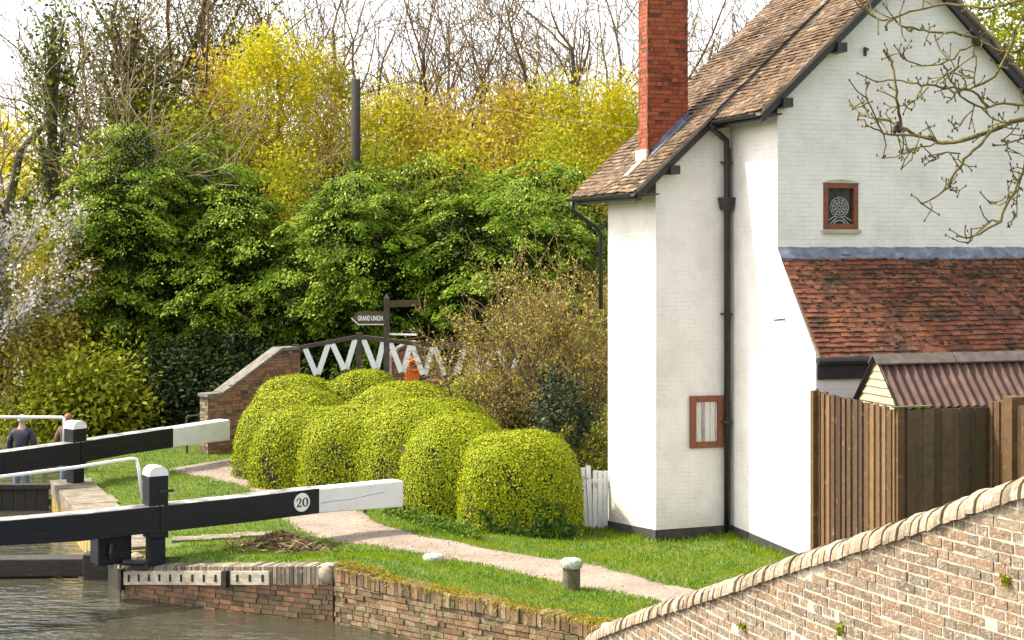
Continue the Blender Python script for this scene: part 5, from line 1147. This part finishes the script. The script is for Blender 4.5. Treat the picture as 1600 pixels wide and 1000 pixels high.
def tubes(brs, minr=.006, sides=(7, 5, 4, 3)):
    Vs = []; Fs = []; b = 0
    for pts, rad, lv in brs:
        n = sides[min(lv, len(sides) - 1)]; k = len(pts); t = unit(np.gradient(pts, axis=0)); ref = np.array([.31, .87, .38]); a = unit(np.cross(t, ref)); c = np.cross(t, a); ang = 2 * np.pi * np.arange(n) / n
        ring = pts[:, None, :] + (a[:, None, :] * np.cos(ang)[None, :, None] + c[:, None, :] * np.sin(ang)[None, :, None]) * np.maximum(rad, minr)[:, None, None]
        Vs.append(ring.reshape(-1, 3)); i = np.arange(k - 1)[:, None] * n; j = np.arange(n)[None, :]; j2 = (j + 1) % n
        Fs.append(np.stack([(i + j), (i + j2), (i + j2 + n), (i + j + n)], -1).reshape(-1, 4) + b); b += k * n
    return np.concatenate(Vs), np.concatenate(Fs)
def twig_leaves(rs, brs, lvmin, per_m, size, jit, asp=.6):
    C = []
    for pts, rad, lv in brs:
        if lv < lvmin: continue
        L = np.linalg.norm(np.diff(pts, axis=0), axis=1).sum(); n = rs.poisson(L * per_m)
        if n == 0: continue
        t = rs.random(n) * (len(pts) - 1); i = t.astype(int); C.append(pts[i] + (pts[np.minimum(i + 1, len(pts) - 1)] - pts[i]) * (t - i)[:, None])
    C = np.concatenate(C); n = len(C); C = C + rs.normal(0, jit, (n, 3)); s = size * (.6 + .8 * rs.random(n))
    return leaf_arrays(C, rs.normal(0, 1, (n, 3)) + [0, 0, .2], rs.normal(0, 1, (n, 3)), s, s * asp)

def twig_tree(name, label, cat, base, hgt, r, seed, depth=4, nch=(5, 4, 4, 3), spread=.9, lean=(0, 0), bark='twig', leafm=None, per_m=4, lsize=.10, ljit=.08, minr=.012, trunk=.35, lvmin=2, group=None, up=.2, shrink=.62, gn=.3, stems=1):
    rs = np.random.default_rng(seed); root = thing(name, label, cat, tuple(base), group); brs = []
    for k in range(stems):
        d = np.array([lean[0], lean[1], 1.0]) + (rs.normal(0, .35, 3) if stems > 1 else 0); brs += gen_branches(rs, np.array(base) - [0, 0, .1], d, hgt * trunk, r, depth, nch, spread, up, gn, shrink=shrink)
    lo = [b for b in brs if b[2] <= 1]; hi = [b for b in brs if b[2] > 1]
    V, Fq = tubes(lo, minr); np_mesh('trunk' if stems == 1 else 'stems', V, Fq, M['bark' if bark == 'twig' else bark], root)
    V, Fq = tubes(hi, minr); np_mesh('crown' if leafm is None else 'twigs', V, Fq, M[bark], root)
    if leafm: V, Fq = twig_leaves(rs, brs, lvmin, per_m, lsize, ljit); np_mesh('crown', V, Fq, M[leafm], root)
    return root

def clump_tree(name, label, cat, base, ells, ncl, per, clr, leaf, mat, seed, asp=.45, droop=-.25, flat=.5, trunk=.2, group=None, inner=.25, outw=.6):
    rs = np.random.default_rng(seed); root = thing(name, label, cat, tuple(base), group)
    E = np.array(ells, float); w_ = (E[:, 3] * E[:, 5] + E[:, 3] * E[:, 4]); w_ /= w_.sum(); k = rs.choice(len(E), ncl * 2, p=w_); d = unit(rs.normal(0, 1, (ncl * 2, 3)))
    fac = np.where(rs.random(ncl * 2) < inner, rs.uniform(.45, .88, ncl * 2), rs.normal(.99, .11, ncl * 2)); c = E[k, :3] + d * E[k, 3:6] * fac[:, None]
    keep = np.ones(len(c), bool)
    for i, e in enumerate(E):
        q = ((c - e[:3]) / e[3:6]); keep &= ~((np.linalg.norm(q, axis=1) < .72) & (k != i))
    keep &= c[:, 2] > base[2] + .05; c = c[keep][:ncl]; d = d[keep][:ncl]; n = len(c)
    od = np.repeat(d, per, 0); C = np.repeat(c, per, 0); sz = np.repeat(.6 + .8 * rs.random(n), per)[:, None]
    off = rs.normal(0, 1, C.shape) * clr * sz; off[:, 2] *= flat; off = off + od * (np.abs(rs.normal(0, 1, (len(C), 1))) * clr * .4); C = C + off; C[:, 2] += droop * np.linalg.norm(off[:, :2], axis=1)
    D = unit(od * outw + rs.normal(0, .6, C.shape) + np.array([0, 0, droop])); Nn = unit(np.array([0, 0, 1.0]) + od * .5 + rs.normal(0, .45, C.shape)); s = leaf * (.6 + .8 * rs.random(len(C)))
    V, Fq = leaf_arrays(C, D, Nn, s, s * asp); np_mesh('crown', V, Fq, M[mat], root)
    if trunk:
        top = np.array([E[:, 0].mean(), E[:, 1].mean(), E[:, 2].max()]); b0 = np.array(base, float); brs = [(np.array([b0 + (top - b0) * t + rs.normal(0, .05, 3) * (t > 0) for t in np.linspace(0, 1, 7)]), trunk * np.linspace(1, .35, 7), 0)]
        for e in E:
            for j in range(5): q = e[:3] + unit(rs.normal(0, 1, 3)) * e[3:6] * .8; t = min(.9, max(.15, (q[2] - b0[2]) / max(.1, top[2] - b0[2]) - .25)); s0 = b0 + (top - b0) * t; m = (s0 + q) / 2 + [0, 0, .15]; brs.append((np.array([s0, m, q]), np.array([trunk * .4, trunk * .25, .015]), 1))
        V, Fq = tubes(brs); np_mesh('trunk', V, Fq, M['bark'], root)
    return root

def el(px0, px1, y0, y1, Y, ry=None):     # ellipsoid that fills that part of the view at distance Y
    a = P(px0, y0, Y); b = P(px1, y1, Y); rx = (b.x - a.x) / 2; rz = (a.z - b.z) / 2
    return ((a.x + b.x) / 2, Y, (a.z + b.z) / 2, rx, ry or max(rx, .6), rz)
def gnd(px, Y): x = (px - 800) / F * Y; return (x, Y, tz1(x, Y))

# dark evergreens beyond the footbridge
def evergreen(label, px, Y, ells, ncl, seed):
    rs = np.random.default_rng(seed + 500); b = gnd(px, Y)
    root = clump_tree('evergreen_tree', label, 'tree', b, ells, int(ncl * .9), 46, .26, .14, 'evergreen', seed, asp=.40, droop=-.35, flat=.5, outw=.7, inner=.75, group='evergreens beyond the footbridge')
    # outer drooping boughs: flat fans of sprays that stand clear of the crown
    E = np.array(ells); n = int(ncl * .50); w_ = E[:, 3] * E[:, 5]; k = rs.choice(len(E), n, p=w_ / w_.sum()); d = unit(rs.normal(0, 1, (n, 3)) + [0, -.45, .1]); c = E[k, :3] + d * E[k, 3:6] * rs.uniform(.86, 1.20, n)[:, None]
    keep = c[:, 2] > b[2] + .4; c = c[keep]; d = d[keep]; n = len(c); per = 170; h = unit(d * [1, 1, 0] + rs.normal(0, .25, (n, 3)) * [1, 1, 0] + 1e-6); sd_ = np.stack([-h[:, 1], h[:, 0], np.zeros(n)], 1)
    L = rs.uniform(.40, 1.25, n); t = rs.random((n, per)) ** .75; u = rs.normal(0, .34, (n, per)) * (1.05 - t * .7)
    C = c[:, None, :] + h[:, None, :] * (t * L[:, None] - .25)[..., None] + sd_[:, None, :] * (u * L[:, None])[..., None]
    C[..., 2] += .12 - .42 * (t ** 1.8) * L[:, None] - .25 * np.abs(u) * L[:, None] + rs.normal(0, .035, (n, per)); C = C.reshape(-1, 3); m = len(C)
    D = np.repeat(h, per, 0) + np.repeat(sd_, per, 0) * (u.reshape(-1, 1) * 1.6) + [0, 0, -.45] + rs.normal(0, .28, (m, 3)); N_ = np.array([0, 0, 1.0]) + np.repeat(h, per, 0) * .45 + rs.normal(0, .35, (m, 3)); q = .118 * (.6 + .8 * rs.random(m))
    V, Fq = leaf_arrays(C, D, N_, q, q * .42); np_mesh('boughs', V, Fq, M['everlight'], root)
M['everlight'] = leafmat('evergreen_lit_spray', [(0, (.04, .09, .007)), (.35, (.12, .205, .010)), (.7, (.27, .37, .016)), (1, (.54, .60, .12))], .30, (.15, .245, .012), .35)  # brighter copy for outer boughs, sunlit look put into the ramp
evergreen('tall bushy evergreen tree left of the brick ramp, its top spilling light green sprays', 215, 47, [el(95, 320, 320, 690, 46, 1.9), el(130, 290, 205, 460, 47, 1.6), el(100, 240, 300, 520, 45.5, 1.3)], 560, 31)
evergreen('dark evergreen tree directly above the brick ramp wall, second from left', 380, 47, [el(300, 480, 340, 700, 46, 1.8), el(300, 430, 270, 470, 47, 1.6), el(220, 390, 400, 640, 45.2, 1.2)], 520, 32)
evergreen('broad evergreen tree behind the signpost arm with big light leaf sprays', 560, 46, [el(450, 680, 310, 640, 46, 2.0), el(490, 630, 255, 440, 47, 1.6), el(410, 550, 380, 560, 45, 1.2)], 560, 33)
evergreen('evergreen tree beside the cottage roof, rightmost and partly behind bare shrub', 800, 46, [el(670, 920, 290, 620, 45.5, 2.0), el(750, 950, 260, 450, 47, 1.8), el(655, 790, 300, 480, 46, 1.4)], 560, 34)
evergreen('narrow evergreen between the tall left one and the ramp wall, mostly hidden', 300, 48, [el(240, 400, 230, 560, 48, 1.5)], 260, 40)
evergreen('evergreen top filling the gap between signpost and rightmost evergreen', 680, 48, [el(600, 780, 265, 560, 48, 1.6)], 280, 75)
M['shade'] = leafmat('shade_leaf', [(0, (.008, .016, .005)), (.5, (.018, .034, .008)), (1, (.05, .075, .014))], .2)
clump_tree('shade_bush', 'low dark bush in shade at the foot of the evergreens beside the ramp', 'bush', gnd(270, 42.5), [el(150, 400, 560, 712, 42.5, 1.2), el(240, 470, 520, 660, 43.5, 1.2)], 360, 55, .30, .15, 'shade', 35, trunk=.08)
clump_tree('sapling', 'light green leafy sapling by the far lock gate post', 'sapling', gnd(128, 41), [el(60, 230, 560, 715, 41, .9), el(20, 110, 590, 715, 41.5, .9)], 170, 40, .26, .15, 'lime', 36, trunk=.07, inner=.4, asp=.65, flat=.9)
clump_tree('leafy_bush', 'olive green bush at the far left behind the person in the cap', 'bush', gnd(30, 43), [el(-60, 110, 430, 700, 43, 1.2), el(30, 150, 380, 600, 44.5, 1.2)], 260, 45, .30, .14, 'olive', 37, trunk=.1, inner=.4, asp=.65, flat=.9)
clump_tree('leafy_bush', 'yellow green bush left of the leftmost evergreen at mid height', 'bush', gnd(110, 46), [el(50, 170, 330, 640, 46, 1.2)], 120, 45, .32, .16, 'lime', 38, trunk=.1, inner=.5, asp=.65, flat=.9)
twig_tree('blossom_shrub', 'shrub full of white blossom at the left edge', 'shrub', gnd(-28, 42), 6.6, .06, 39, 3, (6, 6, 5), .55, leafm='blossom', per_m=15, lsize=.11, ljit=.06, trunk=.55, stems=6, minr=.01, shrink=.55, lvmin=1)
# yellow spring trees behind
def ytree(px, Y, top, seed, mat, label, ncl=150, hw=1.9, lsize=.15, low=330, per=44):
    rs = np.random.default_rng(seed); b = gnd(px, Y); hgt = H + (HY - top) / F * Y
    root = twig_tree('spring_tree', label, 'tree', b, hgt * 1.05, .09, seed, 3, (5, 5, 4), .8, per_m=0, trunk=.42, stems=3, minr=.013, shrink=.60, up=.4, group='yellow spring trees behind the evergreens')
    zl = H + (HY - low) / F * Y; n = ncl; t = rs.random(n) ** .85; z = zl + (hgt - zl) * t
    wd = hw * np.sqrt(np.clip(1.05 - t ** 2.2, .05, 1)); a = rs.random(n) * 2 * np.pi; rr = wd * np.sqrt(rs.random(n)); c = np.column_stack([b[0] + rr * np.cos(a), Y + rr * np.sin(a), z])
    k = rs.poisson(per, n) + 3; C = np.repeat(c, k, 0); sz = np.repeat(.22 + .3 * rs.random(n), k)[:, None]; off = rs.normal(0, 1, C.shape) * sz * [1, 1, 1.25]; C = C + off; m = len(C); q = lsize * (.5 + .8 * rs.random(m))
    V, Fq = leaf_arrays(C, rs.normal(0, 1, (m, 3)) + [0, 0, .3], rs.normal(0, 1, (m, 3)), q, q * .6); o = np_mesh('leaves', V, Fq, M[mat], root)
ytree(420, 55, 62, 41, 'yellow', 'vivid yellow leafed spring tree left of the utility pole, the brightest', 190, 2.0)
ytree(340, 57, 95, 42, 'amber', 'yellow spring tree behind the evergreen above the brick ramp', 140, 1.6)
ytree(235, 54, 150, 43, 'lime', 'yellow green spring tree above the leftmost evergreen', 150, 1.9)
ytree(300, 52, 190, 49, 'lime', 'lime green spring tree between leftmost evergreen and the vivid yellow tree', 120, 1.5)
ytree(500, 58, 90, 44, 'gold', 'yellow spring tree close behind the utility pole', 150, 1.7)
ytree(610, 55, 150, 45, 'gold', 'golden spring tree right of the utility pole', 150, 1.7)
ytree(700, 58, 165, 46, 'amber', 'amber leaved spring tree midway between pole and chimney', 130, 1.9)
ytree(790, 56, 150, 50, 'amber', 'rusty amber spring tree behind the rightmost evergreen', 130, 1.9)
ytree(870, 55, 150, 47, 'gold', 'orange yellow spring tree left of the chimney', 130, 1.7)
ytree(955, 58, 140, 48, 'yellow', 'bright yellow spring tree touching the left side of the chimney', 170, 1.7)
ytree(450, 50, 245, 90, 'limegold', 'low yellow green tree poking up behind the second evergreen', 90, 1.6, .14, 420)
ytree(590, 50, 240, 91, 'lime', 'low lime green tree just below the utility pole', 90, 1.6, .14, 420)
ytree(720, 50, 235, 92, 'limegold', 'low lime green tree behind the gap before the rightmost evergreen', 90, 1.7, .14, 420)
ytree(860, 51, 215, 93, 'limegold', 'low lime green tree below the orange yellow tree by the chimney', 90, 1.7, .14, 400)
# filler wood far behind
def woodland():
    rs = np.random.default_rng(77); N = 90000; x = rs.uniform(-34, 22, N); y = rs.uniform(66, 72, N); z = rs.random(N) ** .85 * (9.0 + 1.2 * np.sin(x * .5) + .9 * np.sin(x * 1.7 + 1) + .6 * np.sin(x * 4.1)) * (1 - .35 * rs.random(N) ** 3)
    V, Fq = leaf_arrays(np.column_stack([x, y, z]), rs.normal(0, 1, (N, 3)), rs.normal(0, 1, (N, 3)), .2 + .2 * rs.random(N), .11 + .10 * rs.random(N)); tag(np_mesh('woodland', V, Fq, M['yellow']), 'hazy amber woodland edge far behind the trees', 'woodland', kind='stuff')
woodland()
# bare trees
def bare(px, Y, top, seed, label, lean=(0, 0), r=.2, nch=(7, 6, 5, 3), spread=1.0, trunk=.48, depth=4, minr=.015):
    r *= 1.15
    b = gnd(px, Y); hgt = H + (HY - top) / F * Y
    twig_tree('bare_tree', label, 'tree', b, hgt, r, seed, depth, nch, spread, lean, trunk=trunk, minr=minr, shrink=.60, up=.25, group='bare trees against the sky')
bare(640, 66, -120, 51, 'bare tree with spreading boughs right of the utility pole', (.25, 0), .24)
bare(890, 64, -160, 53, 'large bare tree forking just left of the chimney', (-.05, 0), .28)
bare(1105, 62, -200, 55, 'bare tree with thick upright trunk between chimney and roof slope', (.03, 0), .30)
bare(1170, 72, -120, 56, 'slender bare tree rising over the roof slope', (.05, 0), .2)
bare(470, 68, -150, 57, 'dense twiggy bare tree above the brightest yellow tree', (0, 0), .26, (7, 6, 4, 3))
bare(330, 66, -170, 58, 'brown twiggy bare tree above the second evergreen', (-.1, 0), .26, (7, 6, 4, 3))
bare(180, 60, -200, 59, 'bare tree rising behind the ivy covered trunks', (.12, 0), .28, (7, 6, 4, 3))
bare(250, 64, -150, 65, 'brown bushy topped bare tree between ivy tree and yellow trees', (.05, 0), .22, (7, 6, 4, 3))
bare(10, 56, -180, 60, 'bare tree with crooked limbs at the far left', (.1, 0), .22)
bare(720, 70, -120, 68, 'fine twigged bare tree leaning over the amber trees', (.2, 0), .18)
bare(960, 75, -130, 69, 'fine twigged bare tree left of the chimney, farther back', (-.1, 0), .18)
bare(545, 74, -120, 70, 'fine twigged bare tree behind the utility pole top', (.15, 0), .18)
bare(600, 59, -110, 76, 'bare tree with wide arching twigs just right of the utility pole', (.3, 0), .18)
bare(700, 61, -120, 82, 'bare tree with forked limbs above the amber trees', (-.15, 0), .20)
bare(800, 60, -110, 83, 'arching bare tree left of the largest bare tree', (.2, 0), .18)
bare(420, 62, -110, 84, 'fine bare tree top over the vivid yellow tree', (.1, 0), .18)
# ivy-clad trunks upper left
M['ivymid'] = leafmat('ivy_mid', [(0, (.03, .045, .007)), (.5, (.10, .125, .012)), (.85, (.24, .26, .02)), (1, (.40, .40, .06))], .3, (.06, .08, .01), .9)
M['brownivy'] = leafmat('brown_ivy', [(0, (.025, .028, .010)), (.4, (.10, .085, .022)), (.75, (.24, .18, .05)), (1, (.44, .36, .10))], .3, (.09, .10, .02), .9)
clump_tree('ivy_clad_tree', 'trunk wrapped in light green ivy at the upper left', 'tree', gnd(85, 50), [el(58, 108, -30, 120, 50, .6), el(45, 120, 90, 260, 50, .7), el(30, 140, 220, 420, 50.5, .9)], 120, 42, .26, .14, 'ivymid', 61, trunk=.25, inner=.35, asp=.75, flat=1.2, group='ivy clad trees')
clump_tree('ivy_clad_tree', 'broad dark ivy smothered tree above the leftmost evergreen', 'tree', gnd(190, 54), [el(135, 235, -30, 150, 54, 1.2), el(150, 310, 60, 260, 54, 1.4)], 170, 40, .36, .14, 'brownivy', 62, trunk=.3, inner=.6, asp=.7, flat=1.1, group='ivy clad trees')
clump_tree('ivy_clad_tree', 'brown leaved tree top beside the brightest yellow tree, right of dark ivy tree', 'tree', gnd(340, 60), [el(250, 450, -60, 110, 60, 1.7), el(225, 330, 60, 210, 59, 1.3)], 150, 34, .42, .13, 'brownivy', 63, trunk=.25, inner=.65, asp=.6, flat=1.1, group='ivy clad trees')
twig_tree('pale_limbed_tree', 'tree with pale bare limbs sweeping right across the dark ivy tree', 'tree', gnd(95, 49), 12.5, .16, 80, 4, (6, 5, 4, 3), 1.0, (.55, 0), bark='paletwig', trunk=.55, minr=.013, shrink=.6, up=.15)
twig_tree('pale_limbed_tree', 'smaller pale twiggy tree above the leftmost evergreen', 'tree', gnd(270, 53), 12, .13, 81, 4, (6, 5, 4, 3), 1.0, (.1, 0), bark='paletwig', trunk=.55, minr=.013, shrink=.6, up=.2)
clump_tree('garden_tree', 'light green tree showing over the right roof slope of the cottage', 'tree', gnd(1610, 46), [el(1520, 1720, -60, 150, 46, 1.8)], 170, 45, .34, .17, 'lime', 64, trunk=.2, inner=.3, asp=.6, flat=.9)
# shrubs in the garden in front of the evergreens
def garden():
    twig_tree('twiggy_shrub', 'big half bare shrub with olive buds filling the gap left of the cottage', 'shrub', gnd(790, 34.4), 4.3, .05, 71, 3, (7, 6, 5), 1.05, leafm='olive', per_m=5.5, lsize=.06, ljit=.045, trunk=.55, stems=6, minr=.007, shrink=.62, lvmin=1, up=.12)
    twig_tree('twiggy_shrub', 'twiggy brown olive shrub against the cottage wall under the gutter pipe', 'shrub', gnd(900, 32.8), 4.4, .05, 72, 3, (7, 6, 5), .95, leafm='olive', per_m=11, lsize=.06, ljit=.045, trunk=.6, stems=6, minr=.007, shrink=.62, lvmin=1, up=.15)
    clump_tree('ivy_bush', 'dark glossy ivy bush behind the nearest hedge mound', 'bush', gnd(872, 31.0), [el(845, 912, 585, 735, 31, .5), el(860, 950, 640, 760, 31.3, .4)], 110, 50, .13, .065, 'ivy', 73, trunk=.05, inner=.3, asp=.8, flat=1)
    twig_tree('yellow_shrub', 'upright shrub with yellow green shoots just behind the garden gate', 'shrub', gnd(925, 30.3), 1.9, .018, 74, 2, (5, 4), .5, leafm='lime', per_m=34, lsize=.06, ljit=.03, trunk=.75, stems=9, minr=.005, shrink=.4, lvmin=0, up=.5)
    # ivy and nettles at the hedge foot
    rs = np.random.default_rng(75)
    C = []
    for k in range(13):
        x0 = rs.uniform(-.15, 1.15); hh = rs.uniform(.18, .80); sw = rs.normal(0, .22)
        for i in range(int(85 * hh + 14)):
            t = rs.random() ** 1.15; C.append((x0 + sw * t + rs.normal(0, .065), 27.66 + .07 * t + rs.normal(0, .03), -.24 + hh * t + rs.normal(0, .03)))
    C = np.array(C); n = len(C); V, Fq = leaf_arrays(C, rs.normal(0, .6, (n, 3)) + [0, -.2, -.6], rs.normal(0, .35, (n, 3)) + [0, -1, .35], .07 + .05 * rs.random(n), .055 + .04 * rs.random(n)); tag(np_mesh('ground_ivy', V, Fq, M['groundivy'], None, (.5, 27.7, -.2)), 'dark heart leaved ivy climbing the shaded face of the nearest hedge mound', 'plant')
    n = 1700; px = rs.uniform(600, 745, n); base = np.interp(px, [560, 640, 745], [790, 812, 846]); C = []
    for i in range(n): q = G(px[i], base[i], -.05); C.append((q.x + rs.normal(0, .06), q.y + rs.normal(0, .09), tz1(q.x, q.y) + rs.random() ** 1.6 * .26))
    C = np.array(C); V, Fq = leaf_arrays(C, rs.normal(0, 1, (n, 3)) + [0, -.3, .1], rs.normal(0, .5, (n, 3)) + [-.3, -.3, .9], .05 + .05 * rs.random(n), .03 + .03 * rs.random(n)); tag(np_mesh('nettles', V, Fq, M['nettle'], None, tuple(C.mean(0) * [1, 1, 0])), 'clump of bright nettles along the foot of the hedge by the towpath', 'plant')
garden()

# utility pole
def pole():
    Y = 48.6; t = P(556, 124, Y); root = thing('utility_pole', 'dark weathered wooden utility pole among the yellow trees', 'utility pole', (t.x, Y, 0))
    m = MB(); m.tube([(t.x - .02, Y, -.2), (t.x, Y, t.z)], [.19, .135], 12); m.build('pole', M['creosote'], root, smooth=True)
    for sx in (-1, 1): m = MB(); m.lathe((t.x + sx * .10, Y - .02, t.z - .02), [(.035, 0), (.045, .08), (.02, .14)], 8); m.build('insulator', M['fender'], root)
    a = Vector((t.x + .1, Y, t.z))
    for b, sg in ((P(1500, 190, 58), 1.0),): m = MB(); m.tube([a + (b - a) * i / 16 - UZ * (sg * 4 * (i / 16) * (1 - i / 16)) for i in range(17)], .011, 4); m.build('wire', M['fender'], root)
pole()

# ------------------------------------------------------------------ near boughs of a tree standing right of the view
def near_tree():
    rs = np.random.default_rng(90); Y = 15.0
    limbs = [([(1760, 120), (1680, 155), (1600, 186), (1550, 203), (1500, 220), (1465, 223), (1430, 210), (1410, 200)], 13),
             ([(1410, 200), (1380, 188), (1350, 180), (1328, 165)], 6), ([(1430, 212), (1390, 212), (1365, 200), (1340, 187)], 5), ([(1408, 196), (1402, 165), (1400, 130), (1393, 100), (1388, 88)], 7),
             ([(1378, 205), (1362, 175), (1352, 152), (1358, 130)], 4), ([(1462, 223), (1430, 232), (1400, 246), (1370, 243)], 4), ([(1440, 226), (1425, 250), (1408, 264)], 4),
             ([(1550, 203), (1520, 235), (1500, 255), (1490, 275), (1475, 300), (1440, 318)], 7), ([(1500, 240), (1470, 240), (1445, 258)], 4), ([(1490, 275), (1482, 296), (1494, 300)], 3),
             ([(1760, 150), (1700, 160), (1640, 158), (1600, 163), (1570, 162), (1535, 170), (1500, 150), (1485, 128), (1475, 105)], 7), ([(1545, 167), (1520, 142), (1490, 138), (1450, 135), (1425, 130), (1400, 123), (1370, 128)], 6),
             ([(1450, 136), (1432, 155), (1424, 172)], 4), ([(1760, -40), (1690, 0), (1640, 40), (1600, 75), (1565, 85), (1530, 60), (1490, 52), (1450, 50), (1425, 45), (1400, 33)], 8), ([(1425, 46), (1408, 40), (1398, 30)], 3),
             ([(1520, 70), (1490, 90), (1460, 105), (1430, 100), (1408, 88)], 5), ([(1500, 88), (1495, 110), (1470, 130)], 4), ([(1523, 72), (1525, 100), (1523, 135)], 4), ([(1523, 135), (1560, 120), (1570, 85), (1600, 28), (1640, -30)], 6),
             ([(1700, -20), (1600, 0), (1560, 10), (1520, 10), (1460, 8), (1400, 28), (1370, 30), (1355, 18)], 7), ([(1570, 85), (1590, 95), (1630, 90)], 5), ([(1523, 135), (1500, 142), (1480, 160)], 4),
             ([(1720, 200), (1650, 225), (1610, 240), (1598, 270), (1575, 310), (1565, 345), (1530, 365), (1510, 372)], 8), ([(1610, 240), (1598, 260), (1590, 300)], 4), ([(1600, 215), (1580, 222), (1565, 220)], 4), ([(1565, 345), (1545, 345), (1520, 372), (1512, 380)], 5),
             ([(1575, 310), (1560, 320), (1548, 318)], 3), ([(1535, 170), (1558, 190), (1580, 195)], 4), ([(1520, 172), (1500, 195), (1488, 205)], 3), ([(1590, 300), (1592, 330), (1580, 350)], 3)]
    root = thing('overhanging_tree', 'mossy bare boughs with dark buds reaching in from the right across the gable', 'tree', (8.6, 15.3, 1.0)); brs = []; tips = []
    for pl, wpx in limbs:
        n = len(pl); Yo = rs.normal(0, .25); pts = np.array([P(x, y, Y + Yo * (i / n) + .1 * rs.normal()) for i, (x, y) in enumerate(pl)]); k = (n - 1) * 3 + 1; t = np.linspace(0, n - 1, k)
        q = np.stack([np.interp(t, range(n), pts[:, j]) for j in range(3)], 1); q[1:-1] = (q[:-2] + q[1:-1] * 2 + q[2:]) / 4; q[1:-1] += rs.normal(0, .009, (k - 2, 3)); r0 = wpx / 2 * Y / F * .74
        brs.append((q, r0 * np.linspace(1, .55, k), 1)); tips.append(q[-1])
        for j in range(max(2, int(n * 1.7))):                # short spurs with buds
            i = rs.integers(k // 4, k); d = unit(rs.normal(0, 1, 3) + [-.3, 0, .5]); l = rs.uniform(.04, .26); e = q[i] + d * l; md_ = q[i] + d * l * .5 + rs.normal(0, .012, 3); brs.append((np.array([q[i], md_, e]), np.array([.008, .006, .005]), 3)); tips.append(e)
            if rs.random() < .5: e2 = md_ + unit(d + rs.normal(0, .8, 3)) * l * .6; brs.append((np.array([md_, e2]), np.array([.006, .004]), 3)); tips.append(e2)
    V, Fq = tubes(brs, .004, (8, 7, 5, 4)); np_mesh('bough', V, Fq, M['branch'], root)
    tr = [(np.array([(8.6, 15.3, -.2), (8.4, 15.2, 2.5), (8.3, 15.2, 5.0), (8.2, 15.1, 8.5)]), np.array([.30, .24, .20, .10]), 0)]
    for q in ((1760, 120), (1760, 150), (1760, -40), (1720, 200), (1700, -20), (1640, -30)): e = np.array(P(q[0], q[1], Y)); s0 = np.array([8.3, 15.2, e[2] - 1.2]); tr.append((np.array([s0, (s0 + e) / 2 + [0, 0, .1], e]), np.array([.09, .06, .04]), 1))
    V, Fq = tubes(tr); np_mesh('trunk', V, Fq, M['bark'], root)
    m = MB()
    for e in tips: m.lathe(Vector(e) - UZ * .012, [(.003, 0), (.009, .009), (.008, .019), (.002, .031)], 6)
    for px, py in ((1402, 198), (1405, 205), (1398, 206)): m.lathe(P(px, py, Y) - UZ * .02, [(.01, 0), (.03, .03), (.02, .07)], 6)
    b_ = m.build('buds', M['bud'], root); b_['kind'] = 'stuff'
near_tree()
